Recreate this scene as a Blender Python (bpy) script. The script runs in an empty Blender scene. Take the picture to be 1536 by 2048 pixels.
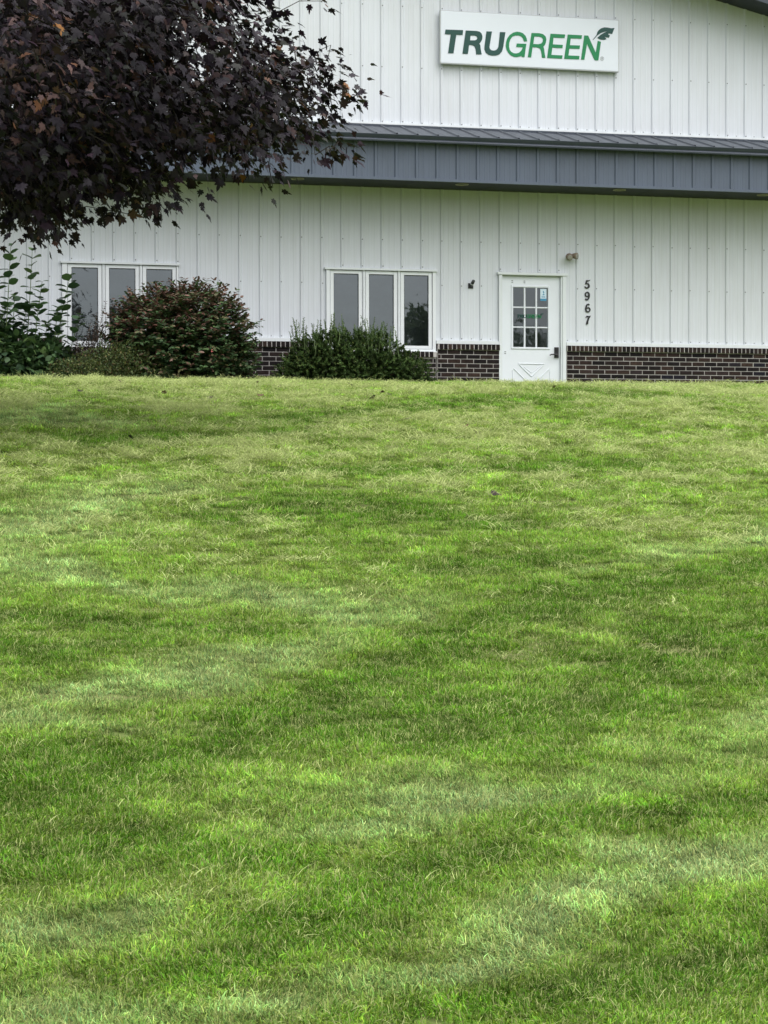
import bpy, math, random
import numpy as np
from mathutils import Vector, Matrix

random.seed(7)
rng = np.random.default_rng(11)
scene = bpy.context.scene
COL = scene.collection

# ------------------------------------------------------------------ camera
CAM_Z = 1.6
YAW, PITCH, ROLL = 0.2441, -0.0161, -0.0016
FPX = 4082.0 / 2048.0                       # focal length over picture height
cam_data = bpy.data.cameras.new('camera')
cam_data.sensor_fit = 'VERTICAL'
cam_data.sensor_height = 24.0
cam_data.sensor_width = 18.0
cam_data.lens = 24.0 * FPX
cam_data.clip_start = 0.1
cam_data.clip_end = 2000.0
cam = bpy.data.objects.new('camera', cam_data)
COL.objects.link(cam)
_f = Vector((math.sin(YAW) * math.cos(PITCH), math.cos(YAW) * math.cos(PITCH), math.sin(PITCH)))
_r0 = Vector((math.cos(YAW), -math.sin(YAW), 0.0))
_u0 = _r0.cross(_f)
_r = _r0 * math.cos(ROLL) + _u0 * math.sin(ROLL)
_u = _u0 * math.cos(ROLL) - _r0 * math.sin(ROLL)
cam.matrix_world = Matrix(((_r.x, _u.x, -_f.x, 0), (_r.y, _u.y, -_f.y, 0), (_r.z, _u.z, -_f.z, CAM_Z), (0, 0, 0, 1)))
scene.camera = cam

# ------------------------------------------------------------------ sky, sun, exposure (overcast)
SUN_EL, SUN_AZ = math.radians(66), math.radians(150)     # azimuth clockwise from +Y
world = bpy.data.worlds.new('World')
scene.world = world
world.use_nodes = True
wt = world.node_tree
bg = wt.nodes['Background']
sky = wt.nodes.new('ShaderNodeTexSky')
sky.sky_type = 'NISHITA'
sky.sun_disc = False
sky.sun_elevation = SUN_EL
sky.sun_rotation = SUN_AZ
sky.air_density = 1.0
sky.dust_density = 4.0
sky.ozone_density = 1.0
hs = wt.nodes.new('ShaderNodeHueSaturation')
hs.inputs['Saturation'].default_value = 0.22              # cloud cover takes the blue out of the sky
wt.links.new(sky.outputs[0], hs.inputs['Color'])
wt.links.new(hs.outputs[0], bg.inputs[0])
bg.inputs[1].default_value = 0.13

sd = bpy.data.lights.new('sun', 'SUN')
sd.energy = 1.5
sd.angle = math.radians(90)
sd.color = (1.0, 0.97, 0.93)
sun = bpy.data.objects.new('sun', sd)
COL.objects.link(sun)
_sdir = Vector((math.sin(SUN_AZ) * math.cos(SUN_EL), math.cos(SUN_AZ) * math.cos(SUN_EL), math.sin(SUN_EL)))
sun.rotation_euler = _sdir.to_track_quat('Z', 'Y').to_euler()
sun.location = _sdir * 60

scene.view_settings.view_transform = 'Standard'
scene.view_settings.look = 'None'
scene.view_settings.gamma = 1.0
scene.view_settings.exposure = 0.82
scene.render.engine = 'CYCLES'
scene.cycles.max_bounces = 5
scene.cycles.diffuse_bounces = 3
scene.cycles.glossy_bounces = 2
scene.cycles.transmission_bounces = 3
scene.cycles.transparent_max_bounces = 6
scene.cycles.use_denoising = True


# ------------------------------------------------------------------ helpers
def tag(o, label=None, cat=None, group=None, kind=None):
    if label: o['label'] = label
    if cat: o['category'] = cat
    if group: o['group'] = group
    if kind: o['kind'] = kind
    return o


def empty(name, loc=(0, 0, 0)):
    o = bpy.data.objects.new(name, None)
    o.empty_display_size = 0.2
    o.location = loc
    COL.objects.link(o)
    return o


def link(name, mesh, parent=None, loc=None):
    """loc is in world space; parents here are unrotated."""
    o = bpy.data.objects.new(name, mesh)
    COL.objects.link(o)
    if parent is not None:
        o.parent = parent
        par = Vector((0, 0, 0)); p = parent
        while p is not None:
            par += p.location; p = p.parent
        o.location = (Vector(loc) if loc is not None else Vector((0, 0, 0))) - par
    elif loc is not None:
        o.location = loc
    return o


class MB:
    """collects boxes, prisms and tubes into one mesh"""
    def __init__(s): s.v = []; s.f = []
    def box(s, x0, x1, y0, y1, z0, z1):
        n = len(s.v)
        s.v += [(x0, y0, z0), (x1, y0, z0), (x1, y1, z0), (x0, y1, z0), (x0, y0, z1), (x1, y0, z1), (x1, y1, z1), (x0, y1, z1)]
        s.f += [tuple(n + i for i in q) for q in ((0, 3, 2, 1), (4, 5, 6, 7), (0, 1, 5, 4), (1, 2, 6, 5), (2, 3, 7, 6), (3, 0, 4, 7))]
        return s
    def cbox(s, x0, x1, y0, y1, z0, z1, c):
        """box whose front (y0) edges are chamfered by c"""
        n = len(s.v)
        s.v += [(x0 + c, y0, z0 + c), (x1 - c, y0, z0 + c), (x1 - c, y0, z1 - c), (x0 + c, y0, z1 - c),
                (x0, y0 + c, z0), (x1, y0 + c, z0), (x1, y0 + c, z1), (x0, y0 + c, z1),
                (x0, y1, z0), (x1, y1, z0), (x1, y1, z1), (x0, y1, z1)]
        s.f += [tuple(n + i for i in q) for q in ((0, 1, 2, 3), (0, 4, 5, 1), (1, 5, 6, 2), (2, 6, 7, 3), (3, 7, 4, 0),
                (4, 8, 9, 5), (5, 9, 10, 6), (6, 10, 11, 7), (7, 11, 8, 4), (8, 11, 10, 9))]
        return s
    def sweep_x(s, prof, x0, x1):
        """closed profile [(y,z)...] (counter-clockwise seen from +X) extruded along X"""
        n = len(s.v); m = len(prof)
        for x in (x0, x1):
            s.v += [(x, y, z) for y, z in prof]
        for i in range(m):
            j = (i + 1) % m
            s.f.append((n + i, n + m + i, n + m + j, n + j))
        s.f.append(tuple(n + m + i for i in range(m)))
        s.f.append(tuple(n + i for i in reversed(range(m))))
        return s
    def tube(s, pts, rad, sides=8, cap=True):
        n0 = len(s.v)
        pts = [Vector(p) for p in pts]
        for i, p in enumerate(pts):
            d = (pts[min(i + 1, len(pts) - 1)] - pts[max(i - 1, 0)]).normalized()
            a = d.orthogonal().normalized() if i == 0 else (a - d * a.dot(d)).normalized()
            b = d.cross(a)
            r = rad[i] if hasattr(rad, '__len__') else rad
            for k in range(sides):
                t = 2 * math.pi * k / sides
                s.v.append(tuple(p + a * (r * math.cos(t)) + b * (r * math.sin(t))))
        for i in range(len(pts) - 1):
            for k in range(sides):
                k2 = (k + 1) % sides
                s.f.append((n0 + i * sides + k, n0 + i * sides + k2, n0 + (i + 1) * sides + k2, n0 + (i + 1) * sides + k))
        if cap:
            s.f.append(tuple(n0 + k for k in reversed(range(sides))))
            e = n0 + (len(pts) - 1) * sides
            s.f.append(tuple(e + k for k in range(sides)))
        return s
    def mesh(s, name, mat, smooth=False):
        me = bpy.data.meshes.new(name)
        me.from_pydata(s.v, [], s.f)
        me.materials.append(mat)
        if smooth:
            me.polygons.foreach_set('use_smooth', [True] * len(me.polygons))
        me.update()
        return me
    def build(s, name, mat, parent=None, loc=None, smooth=False):
        return link(name, s.mesh(name, mat, smooth), parent, loc)


def new_mat(name):
    m = bpy.data.materials.new(name)
    m.use_nodes = True
    nt = m.node_tree
    return m, nt, nt.nodes['Principled BSDF']


def sock(nt, v):
    return v


def ramp(nt, fac, stops):
    r = nt.nodes.new('ShaderNodeValToRGB')
    el = r.color_ramp.elements
    while len(el) < len(stops): el.new(0.5)
    for e, (p, c) in zip(el, stops):
        e.position = p; e.color = (*c, 1)
    nt.links.new(fac, r.inputs[0])
    return r.outputs[0]


def noise(nt, scale, detail=4, rough=0.6, stretch=None, coord='pos'):
    n = nt.nodes.new('ShaderNodeTexNoise')
    n.inputs['Scale'].default_value = scale
    n.inputs['Detail'].default_value = detail
    n.inputs['Roughness'].default_value = rough
    if coord == 'pos':
        c = nt.nodes.new('ShaderNodeNewGeometry').outputs['Position']
    else:
        c = nt.nodes.new('ShaderNodeTexCoord').outputs['Object']
    if stretch:
        mp = nt.nodes.new('ShaderNodeMapping')
        mp.inputs['Scale'].default_value = stretch
        nt.links.new(c, mp.inputs[0]); c = mp.outputs[0]
    nt.links.new(c, n.inputs['Vector'])
    return n.outputs[0]


def simple(name, col, rough=0.5, spec=0.5, var=0.08, scale=6.0, stretch=None, bump=0.0, bscale=60.0, metal=0.0):
    m, nt, b = new_mat(name)
    f = noise(nt, scale, 5, 0.65, stretch)
    lo = tuple(c * (1 - var) for c in col); hi = tuple(min(1, c * (1 + var)) for c in col)
    nt.links.new(ramp(nt, f, [(0.3, lo), (0.7, hi)]), b.inputs['Base Color'])
    b.inputs['Roughness'].default_value = rough
    b.inputs['Specular IOR Level'].default_value = spec
    b.inputs['Metallic'].default_value = metal
    if bump:
        bm = nt.nodes.new('ShaderNodeBump')
        bm.inputs['Strength'].default_value = bump
        bm.inputs['Distance'].default_value = 0.01
        nt.links.new(noise(nt, bscale, 4, 0.7), bm.inputs['Height'])
        nt.links.new(bm.outputs[0], b.inputs['Normal'])
    return m


# ------------------------------------------------------------------ materials
def siding_material(name, col, dirt, amount, rough=0.42):
    m, nt, b = new_mat(name)
    streak = noise(nt, 3.0, 6, 0.7, (6, 1, 0.35))
    blotch = noise(nt, 0.7, 4, 0.6)
    mul = nt.nodes.new('ShaderNodeMath'); mul.operation = 'MULTIPLY'
    nt.links.new(streak, mul.inputs[0]); nt.links.new(blotch, mul.inputs[1])
    c = ramp(nt, mul.outputs[0], [(0.16, col), (0.42, tuple(a * (1 - amount) + d * amount for a, d in zip(col, dirt)))])
    fine = noise(nt, 5.0, 5, 0.7, (14, 1, 0.22))
    mx = nt.nodes.new('ShaderNodeMix'); mx.data_type = 'RGBA'; mx.blend_type = 'MULTIPLY'; mx.inputs[0].default_value = 1.0
    nt.links.new(c, mx.inputs[6])
    nt.links.new(ramp(nt, fine, [(0.30, (1.02, 1.02, 1.02)), (0.62, (0.985, 0.985, 0.98)), (0.78, (0.90, 0.90, 0.88))]), mx.inputs[7])
    nt.links.new(mx.outputs[2], b.inputs['Base Color'])
    b.inputs['Roughness'].default_value = rough
    b.inputs['Specular IOR Level'].default_value = 0.4
    bm = nt.nodes.new('ShaderNodeBump')
    bm.inputs['Strength'].default_value = 0.03
    bm.inputs['Distance'].default_value = 0.02
    nt.links.new(noise(nt, 2.2, 3, 0.5, (1, 1, 0.5)), bm.inputs['Height'])
    nt.links.new(bm.outputs[0], b.inputs['Normal'])
    return m


M = {}
M['siding'] = siding_material('white_siding_paint', (0.675, 0.71, 0.765), (0.49, 0.50, 0.50), 0.34)
M['canopy'] = siding_material('blue_grey_metal', (0.096, 0.120, 0.168), (0.070, 0.086, 0.114), 0.6, 0.45)
M['canopy_roof'] = siding_material('blue_grey_roof', (0.055, 0.066, 0.085), (0.042, 0.048, 0.058), 0.7, 0.5)
M['gutter'] = simple('gutter_paint', (0.045, 0.055, 0.075), 0.4, 0.4, 0.1)
M['soffit'] = simple('dark_soffit', (0.028, 0.032, 0.04), 0.6, 0.3, 0.1)
M['rake'] = simple('rake_dark', (0.03, 0.035, 0.045), 0.55, 0.3, 0.1)
M['trim'] = simple('white_trim', (0.72, 0.76, 0.785), 0.4, 0.4, 0.03)
M['vinyl'] = simple('white_vinyl', (0.78, 0.815, 0.845), 0.35, 0.45, 0.02)
M['door'] = simple('white_door_paint', (0.76, 0.80, 0.855), 0.38, 0.45, 0.02)
M['gasket'] = simple('dark_gasket', (0.05, 0.055, 0.06), 0.6, 0.2, 0.1)
M['screw'] = simple('screw_head', (0.19, 0.20, 0.205), 0.5, 0.5, 0.1)
M['black'] = simple('black_metal', (0.012, 0.012, 0.014), 0.35, 0.5, 0.15)
M['bracket'] = simple('dark_bracket', (0.03, 0.033, 0.033), 0.35, 0.5, 0.15)
M['bracket_hi'] = simple('bright_metal', (0.6, 0.62, 0.62), 0.3, 0.5, 0.05)
M['hinge'] = simple('hinge_grey', (0.5, 0.52, 0.52), 0.35, 0.5, 0.05)
M['bronze'] = simple('weathered_bronze', (0.24, 0.19, 0.14), 0.55, 0.5, 0.45, 40)
M['lamp_glass'] = simple('lamp_glass', (0.30, 0.29, 0.26), 0.15, 0.6, 0.3, 60)
M['light_ring'] = simple('brass_ring', (0.36, 0.33, 0.24), 0.4, 0.5, 0.15)
M['light_well'] = simple('dark_lens', (0.05, 0.05, 0.045), 0.3, 0.5, 0.1)
M['interior'] = simple('dark_interior', (0.14, 0.15, 0.155), 0.9, 0.1, 0.2, 2)
M['mortar'] = simple('grey_mortar', (0.47, 0.45, 0.43), 0.9, 0.1, 0.22, 9, None, 0.3, 120)
M['sign_white'] = simple('sign_white', (0.72, 0.77, 0.84), 0.3, 0.5, 0.02, 2)
M['sign_dark'] = simple('sign_dark_green', (0.012, 0.065, 0.055), 0.35, 0.4, 0.03)
M['sign_green'] = simple('sign_green', (0.010, 0.21, 0.075), 0.35, 0.4, 0.03)
M['sign_grey'] = simple('sign_grey', (0.35, 0.37, 0.38), 0.4, 0.4, 0.03)
M['sticker'] = simple('sticker_pale', (0.62, 0.76, 0.85), 0.4, 0.4, 0.02)
M['sticker_blue'] = simple('sticker_blue', (0.05, 0.26, 0.45), 0.4, 0.4, 0.02)
M['bark'] = simple('maple_bark', (0.035, 0.03, 0.027), 0.9, 0.1, 0.4, 8, (6, 6, 1), 0.6, 40)
M['twig'] = simple('shrub_twig', (0.09, 0.065, 0.045), 0.9, 0.1, 0.3, 20)
M['green_stem'] = simple('green_stem', (0.12, 0.17, 0.07), 0.7, 0.2, 0.2, 20)
M['mulch'] = simple('bark_mulch', (0.05, 0.035, 0.025), 0.95, 0.1, 0.5, 25, None, 0.8, 60)


def brick_material():
    m, nt, b = new_mat('dark_brick')
    oi = nt.nodes.new('ShaderNodeObjectInfo')
    c1 = ramp(nt, oi.outputs['Random'], [(0.0, (0.009, 0.008, 0.009)), (0.4, (0.018, 0.014, 0.014)), (0.75, (0.034, 0.022, 0.019)), (0.9, (0.046, 0.031, 0.026)), (1.0, (0.014, 0.014, 0.021))])
    n = noise(nt, 30, 5, 0.7)
    mx = nt.nodes.new('ShaderNodeMix'); mx.data_type = 'RGBA'; mx.blend_type = 'MULTIPLY'
    mx.inputs[0].default_value = 1.0
    nt.links.new(c1, mx.inputs[6])
    nt.links.new(ramp(nt, n, [(0.3, (0.6, 0.6, 0.6)), (0.7, (1.5, 1.45, 1.4))]), mx.inputs[7])
    nt.links.new(mx.outputs[2], b.inputs['Base Color'])
    b.inputs['Roughness'].default_value = 0.8
    b.inputs['Specular IOR Level'].default_value = 0.12
    bm = nt.nodes.new('ShaderNodeBump'); bm.inputs['Strength'].default_value = 0.5; bm.inputs['Distance'].default_value = 0.004
    nt.links.new(noise(nt, 90, 4, 0.7, (1, 1, 3)), bm.inputs['Height'])
    nt.links.new(bm.outputs[0], b.inputs['Normal'])
    return m


M['brick'] = brick_material()


def glass_material(name, fac):
    m = bpy.data.materials.new(name); m.use_nodes = True
    nt = m.node_tree; nt.nodes.clear()
    out = nt.nodes.new('ShaderNodeOutputMaterial')
    tr = nt.nodes.new('ShaderNodeBsdfTransparent'); tr.inputs[0].default_value = (0.62, 0.68, 0.68, 1)
    gl = nt.nodes.new('ShaderNodeBsdfGlossy'); gl.inputs['Roughness'].default_value = 0.015
    gl.inputs[0].default_value = (0.84, 0.93, 1.0, 1)
    bm = nt.nodes.new('ShaderNodeBump'); bm.inputs['Strength'].default_value = 0.06; bm.inputs['Distance'].default_value = 0.02
    nt.links.new(noise(nt, 3.2, 2, 0.5), bm.inputs['Height'])
    nt.links.new(bm.outputs[0], gl.inputs['Normal'])
    mx = nt.nodes.new('ShaderNodeMixShader'); mx.inputs[0].default_value = fac
    nt.links.new(tr.outputs[0], mx.inputs[1]); nt.links.new(gl.outputs[0], mx.inputs[2])
    nt.links.new(mx.outputs[0], out.inputs[0])
    return m


M['glass'] = glass_material('window_glass', 0.20)
M['door_glass'] = glass_material('door_glass', 0.15)


def leaf_material(name, rough=0.4, spec=0.5, trans=0.25, tint=(1, 1, 1)):
    """colour comes from the leaf's own colour attribute"""
    m, nt, b = new_mat(name)
    at = nt.nodes.new('ShaderNodeAttribute'); at.attribute_name = 'col'
    nt.links.new(at.outputs['Color'], b.inputs['Base Color'])
    b.inputs['Roughness'].default_value = rough
    b.inputs['Specular IOR Level'].default_value = spec
    tl = nt.nodes.new('ShaderNodeBsdfTranslucent')
    nt.links.new(at.outputs['Color'], tl.inputs[0])
    mx = nt.nodes.new('ShaderNodeMixShader'); mx.inputs[0].default_value = trans
    nt.links.new(b.outputs[0], mx.inputs[1]); nt.links.new(tl.outputs[0], mx.inputs[2])
    nt.links.new(mx.outputs[0], nt.nodes['Material Output'].inputs[0])
    return m


M['maple_leaf'] = leaf_material('maple_leaf', 0.5, 0.26, 0.08)
M['shrub_leaf'] = leaf_material('shrub_leaf', 0.5, 0.28, 0.2)
M['needle'] = leaf_material('yew_needle', 0.6, 0.15, 0.15)


def grass_material():
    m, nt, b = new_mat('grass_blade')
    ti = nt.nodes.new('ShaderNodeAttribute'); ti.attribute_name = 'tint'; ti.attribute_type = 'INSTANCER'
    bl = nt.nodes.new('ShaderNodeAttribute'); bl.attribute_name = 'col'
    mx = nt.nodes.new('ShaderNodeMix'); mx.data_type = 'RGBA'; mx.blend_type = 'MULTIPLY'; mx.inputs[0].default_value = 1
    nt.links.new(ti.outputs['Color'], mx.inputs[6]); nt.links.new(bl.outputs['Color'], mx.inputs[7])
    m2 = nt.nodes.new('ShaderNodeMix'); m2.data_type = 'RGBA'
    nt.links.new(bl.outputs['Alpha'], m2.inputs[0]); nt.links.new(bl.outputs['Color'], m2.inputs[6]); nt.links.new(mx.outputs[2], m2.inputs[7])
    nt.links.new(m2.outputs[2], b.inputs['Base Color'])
    b.inputs['Roughness'].default_value = 0.6
    b.inputs['Specular IOR Level'].default_value = 0.10
    tl = nt.nodes.new('ShaderNodeBsdfTranslucent')
    nt.links.new(m2.outputs[2], tl.inputs[0])
    ms = nt.nodes.new('ShaderNodeMixShader'); ms.inputs[0].default_value = 0.36
    nt.links.new(b.outputs[0], ms.inputs[1]); nt.links.new(tl.outputs[0], ms.inputs[2])
    nt.links.new(ms.outputs[0], nt.nodes['Material Output'].inputs[0])
    return m


M['grass'] = grass_material()


def lawn_material():
    m, nt, b = new_mat('turf_soil')
    n1 = noise(nt, 1.2, 6, 0.7); n2 = noise(nt, 40, 4, 0.7)
    mul = nt.nodes.new('ShaderNodeMath'); mul.operation = 'MULTIPLY_ADD'
    nt.links.new(n2, mul.inputs[0]); mul.inputs[1].default_value = 0.6; nt.links.new(n1, mul.inputs[2])
    nt.links.new(ramp(nt, mul.outputs[0], [(0.5, (0.08, 0.11, 0.028)), (0.8, (0.12, 0.16, 0.045)), (1.0, (0.17, 0.17, 0.075))]), b.inputs['Base Color'])
    b.inputs['Roughness'].default_value = 0.95
    b.inputs['Specular IOR Level'].default_value = 0.1
    return m


M['lawn'] = lawn_material()

# ------------------------------------------------------------------ the ground
_YS = np.linspace(-60, 60, 12001)
_SL = np.interp(_YS, [-14, -6, 0, 20, 25.5, 27.4, 28.2, 29.0], [0, .06, .115, .1205, .051, -.135, -.085, 0])
_G = np.concatenate([[0], np.cumsum((_SL[1:] + _SL[:-1]) / 2 * (_YS[1] - _YS[0]))])
_G -= np.interp(0, _YS, _G)


def vnoise(x, y, seed, cell):
    """smooth value noise, 0..1"""
    r = np.random.default_rng(seed).random((256, 256))
    u, v = np.asarray(x) / cell + 100.5, np.asarray(y) / cell + 100.5
    i, j = np.floor(u).astype(int), np.floor(v).astype(int)
    fu, fv = u - i, v - j
    fu, fv = fu * fu * (3 - 2 * fu), fv * fv * (3 - 2 * fv)
    a, b_, c, d = r[i % 256, j % 256], r[(i + 1) % 256, j % 256], r[i % 256, (j + 1) % 256], r[(i + 1) % 256, (j + 1) % 256]
    return (a * (1 - fu) + b_ * fu) * (1 - fv) + (c * (1 - fu) + d * fu) * fv


def ground_z(x, y):
    x = np.asarray(x, float); y = np.asarray(y, float)
    lump = (vnoise(x, y, 1, 1.7) - .5) * .035 + (vnoise(x, y, 2, 0.6) - .5) * .018
    fade = np.clip((29.0 - y) / 1.0, 0, 1) * np.clip((y + 6) / 4, 0, 1)
    return np.interp(y, _YS, _G) + lump * fade


def ground_sheet():
    xs = np.concatenate([[-500, -200, -80, -40, -25], np.arange(-16, 24.01, 0.25), [30, 45, 85, 200, 500]])
    ys = np.concatenate([[-500, -200, -90, -60, -40, -25, -16], np.arange(-10, 30.01, 0.25), [35, 45, 60, 120, 300, 600]])
    X, Y = np.meshgrid(xs, ys)
    Z = ground_z(X, Y)
    v = np.stack([X.ravel(), Y.ravel(), Z.ravel()], 1)
    nx, ny = len(xs), len(ys)
    i, j = np.meshgrid(np.arange(nx - 1), np.arange(ny - 1))
    a = (j * nx + i).ravel()
    f = np.stack([a, a + 1, a + nx + 1, a + nx], 1)
    me = bpy.data.meshes.new('lawn')
    me.from_pydata(v.tolist(), [], f.tolist())
    me.polygons.foreach_set('use_smooth', [True] * len(me.polygons))
    me.materials.append(M['lawn'])
    tag(link('lawn', me), 'green lawn sloping up to the building', kind='structure')


ground_sheet()

# ------------------------------------------------------------------ the building
W = 29.392                      # front wall plane
RIB0, RIB = 2.729, 0.3048       # a rib of the siding and the rib spacing
KL, KR = -24, 44
XL, XR = RIB0 + RIB * KL, RIB0 + RIB * KR
Z_SOF = 5.915
RIDGE_X = 5.2


def gable_z(x):
    return 8.97 - 0.234 * (abs(x - RIDGE_X) - (12.588 - RIDGE_X))


bld = empty('building', (0.5 * (XL + XR), W, 2.6))
tag(bld, 'white ribbed metal building with dark brick base and blue-grey canopy', 'building')

PROFILE = [(-.030, 0), (-.0155, .020), (.0155, .020), (.030, 0), (.098, 0), (.105, .0022), (.119, .0022), (.126, 0),
           (.178, 0), (.185, .0022), (.199, .0022), (.206, 0), (.2748, 0)]


def prof_at(x):
    for (a, b), (c, d) in zip(PROFILE, PROFILE[1:]):
        if a <= x <= c:
            return b + (d - b) * (x - a) / (c - a)
    return 0.0


def panel_mesh(pieces, mat, name, top=None):
    """pieces: (x0, x1, z0, z1) clipped out of one bay; local x measured from the rib"""
    v, f = [], []
    for x0, x1, z0, z1 in pieces:
        xs = sorted({x0, x1} | {p[0] for p in PROFILE if x0 < p[0] < x1})
        n = len(v)
        for x in xs:
            d = prof_at(x)
            zt = z1 if top is None else top(x)
            v += [(x, -d, z0), (x, -d, zt)]
        for i in range(len(xs) - 1):
            a = n + 2 * i
            f.append((a, a + 2, a + 3, a + 1))
    me = bpy.data.meshes.new(name)
    me.from_pydata(v, [], f)
    me.materials.append(mat)
    return me


DOOR = (9.092, 10.160)
WIN = [(2.590, 4.262), (6.442, 8.118)]
OPEN = WIN + [DOOR]
Z_HEAD = 4.715
Z_BASE = 3.655
full_low = panel_mesh([(-.03, .2748, Z_BASE, Z_SOF)], M['siding'], 'wall_panel')
for k in range(KL, KR):
    x = RIB0 + RIB * k
    a, b = x - .03, x + .2748
    cuts = [(max(a, o0), min(b, o1)) for o0, o1 in OPEN if o1 > a and o0 < b]
    if not cuts:
        me = full_low
    else:
        (c0, c1) = cuts[0]
        pcs = []
        if c0 > a + 1e-4: pcs.append((a - x, c0 - x, Z_BASE, Z_SOF))
        pcs.append((c0 - x, c1 - x, Z_HEAD, Z_SOF))
        if c1 < b - 1e-4: pcs.append((c1 - x, b - x, Z_BASE, Z_SOF))
        me = panel_mesh(pcs, M['siding'], 'wall_panel')
    link('wall_panel', me, bld, (x, W, 0))
for k in range(KL, KR):
    x = RIB0 + RIB * k
    me = panel_mesh([(-.03, .2748, 6.80, 0)], M['siding'], 'gable_panel', top=lambda lx, x=x: gable_z(x + lx))
    link('gable_panel', me, bld, (x, W, 0))

# body behind the cladding, side walls and gable roof
mb = MB()
n = 0
prof = [(XL + .05, 2.3), (XR - .05, 2.3), (XR - .05, gable_z(XR) - .02), (RIDGE_X, gable_z(RIDGE_X) - .02), (XL + .05, gable_z(XL) - .02)]
mb.v = [(x, W + .6, z) for x, z in prof] + [(x, W + 16, z) for x, z in prof]
mb.f = [(4, 3, 2, 1, 0)[::-1], (5, 6, 7, 8, 9)[::-1]] + [(i, 5 + i, 5 + (i + 1) % 5, (i + 1) % 5) for i in range(5)]
mb.build('inner_wall', M['interior'], bld)
for xa, s in ((XL, -1), (XR, 1)):
    MB().box(min(xa, xa - s * .04), max(xa, xa - s * .04), W - .03, W + 16, 2.4, gable_z(xa) - .01).build('side_wall', M['siding'], bld)
    MB().box(min(xa - s * .05, xa + s * .05), max(xa - s * .05, xa + s * .05), W - .055, W - .032, 3.66, gable_z(xa) - .03).build('corner_trim', M['trim'], bld)
for s in (-1, 1):
    xe = XL - .6 if s < 0 else XR + .6
    zr, ze = gable_z(RIDGE_X), gable_z(xe)
    m2 = MB()
    y0, y1 = W - .62, W + 16.4
    m2.v = [(RIDGE_X, y0, zr), (xe, y0, ze), (xe, y0, ze + .17), (RIDGE_X, y0, zr + .17),
            (RIDGE_X, y1, zr), (xe, y1, ze), (xe, y1, ze + .17), (RIDGE_X, y1, zr + .17)]
    m2.f = [(0, 1, 2, 3), (4, 7, 6, 5), (0, 4, 5, 1), (1, 5, 6, 2), (2, 6, 7, 3), (3, 7, 4, 0)]
    rf = m2.build('roof', M['rake'], bld)
    m3 = MB()
    m3.v = [(RIDGE_X, y0 - .02, zr - .03), (xe, y0 - .02, ze - .03), (xe, y0 - .02, ze + .2), (RIDGE_X, y0 - .02, zr + .2),
            (RIDGE_X, y0 - .002, zr - .03), (xe, y0 - .002, ze - .03), (xe, y0 - .002, ze + .2), (RIDGE_X, y0 - .002, zr + .2)]
    m3.f = m2.f
    m3.build('rake_board', M['gutter'], rf)

# white flashing strips
xs = XL
for o0, o1 in OPEN + [(XR, XR)]:
    MB().box(xs, o0 - .002, W - .047, W + .02, 3.617, 3.668).build('base_trim', M['trim'], bld)
    xs = o1 + .002
MB().box(XL, XR, W - .030, W + .01, 6.795, 6.872).build('wall_flashing', M['trim'], bld)

# screws: too small to pick apart
mb = MB()


def screw(x, z, y=W - .020, s=.0078):
    n = len(mb.v)
    for k in range(6):
        t = math.pi / 3 * k
        mb.v.append((x + s * math.cos(t), y - .006, z + s * math.sin(t)))
        mb.v.append((x + s * 1.25 * math.cos(t), y, z + s * 1.25 * math.sin(t)))
    mb.f.append(tuple(n + 2 * k for k in reversed(range(6))))
    for k in range(6):
        q = (k + 1) % 6
        mb.f.append((n + 2 * k, n + 2 * q, n + 2 * q + 1, n + 2 * k + 1))


for k in range(KL, KR):
    x = RIB0 + RIB * k
    j = lambda: random.uniform(-.006, .006)
    over = any(a - .02 < x < b + .02 for a, b in OPEN)
    screw(x + j(), 5.146 + j())
    if over:
        screw(x + j(), 4.752 + j())
    else:
        screw(x + j(), 4.487 + j()); screw(x + j(), 3.697 + j())
    if not any(a < x + .152 < b for a, b in OPEN):
        screw(x + .152 + j(), 3.70, W - .001, .006)
    screw(x + j(), 6.892 + j()); screw(x + .152 + j(), 6.895, W - .001, .006)
    for z in (7.70, 8.60, 9.4):
        if z < gable_z(x) - .15: screw(x + j(), z + j())
tag(mb.build('fasteners', M['screw'], bld), kind='stuff')

# ---- dark brick base
COURSE, BRICK, HDR = 0.0677, 0.2032, 0.0677
JT = 0.0115
YB = W - .045
bricks_loc = []
brick_full = MB().cbox(0, BRICK - JT, 0, .09, 0, COURSE - JT, .0025).mesh('brick', M['brick'])
brick_half = MB().cbox(0, BRICK / 2 - JT, 0, .09, 0, COURSE - JT, .0025).mesh('brick', M['brick'])
_rl = MB(); _rl.cbox(0, HDR - JT * 1.15, 0, .13, 0, .080, .003)
rowlock = _rl.mesh('brick', M['brick'])
Z_J0 = 3.462


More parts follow.
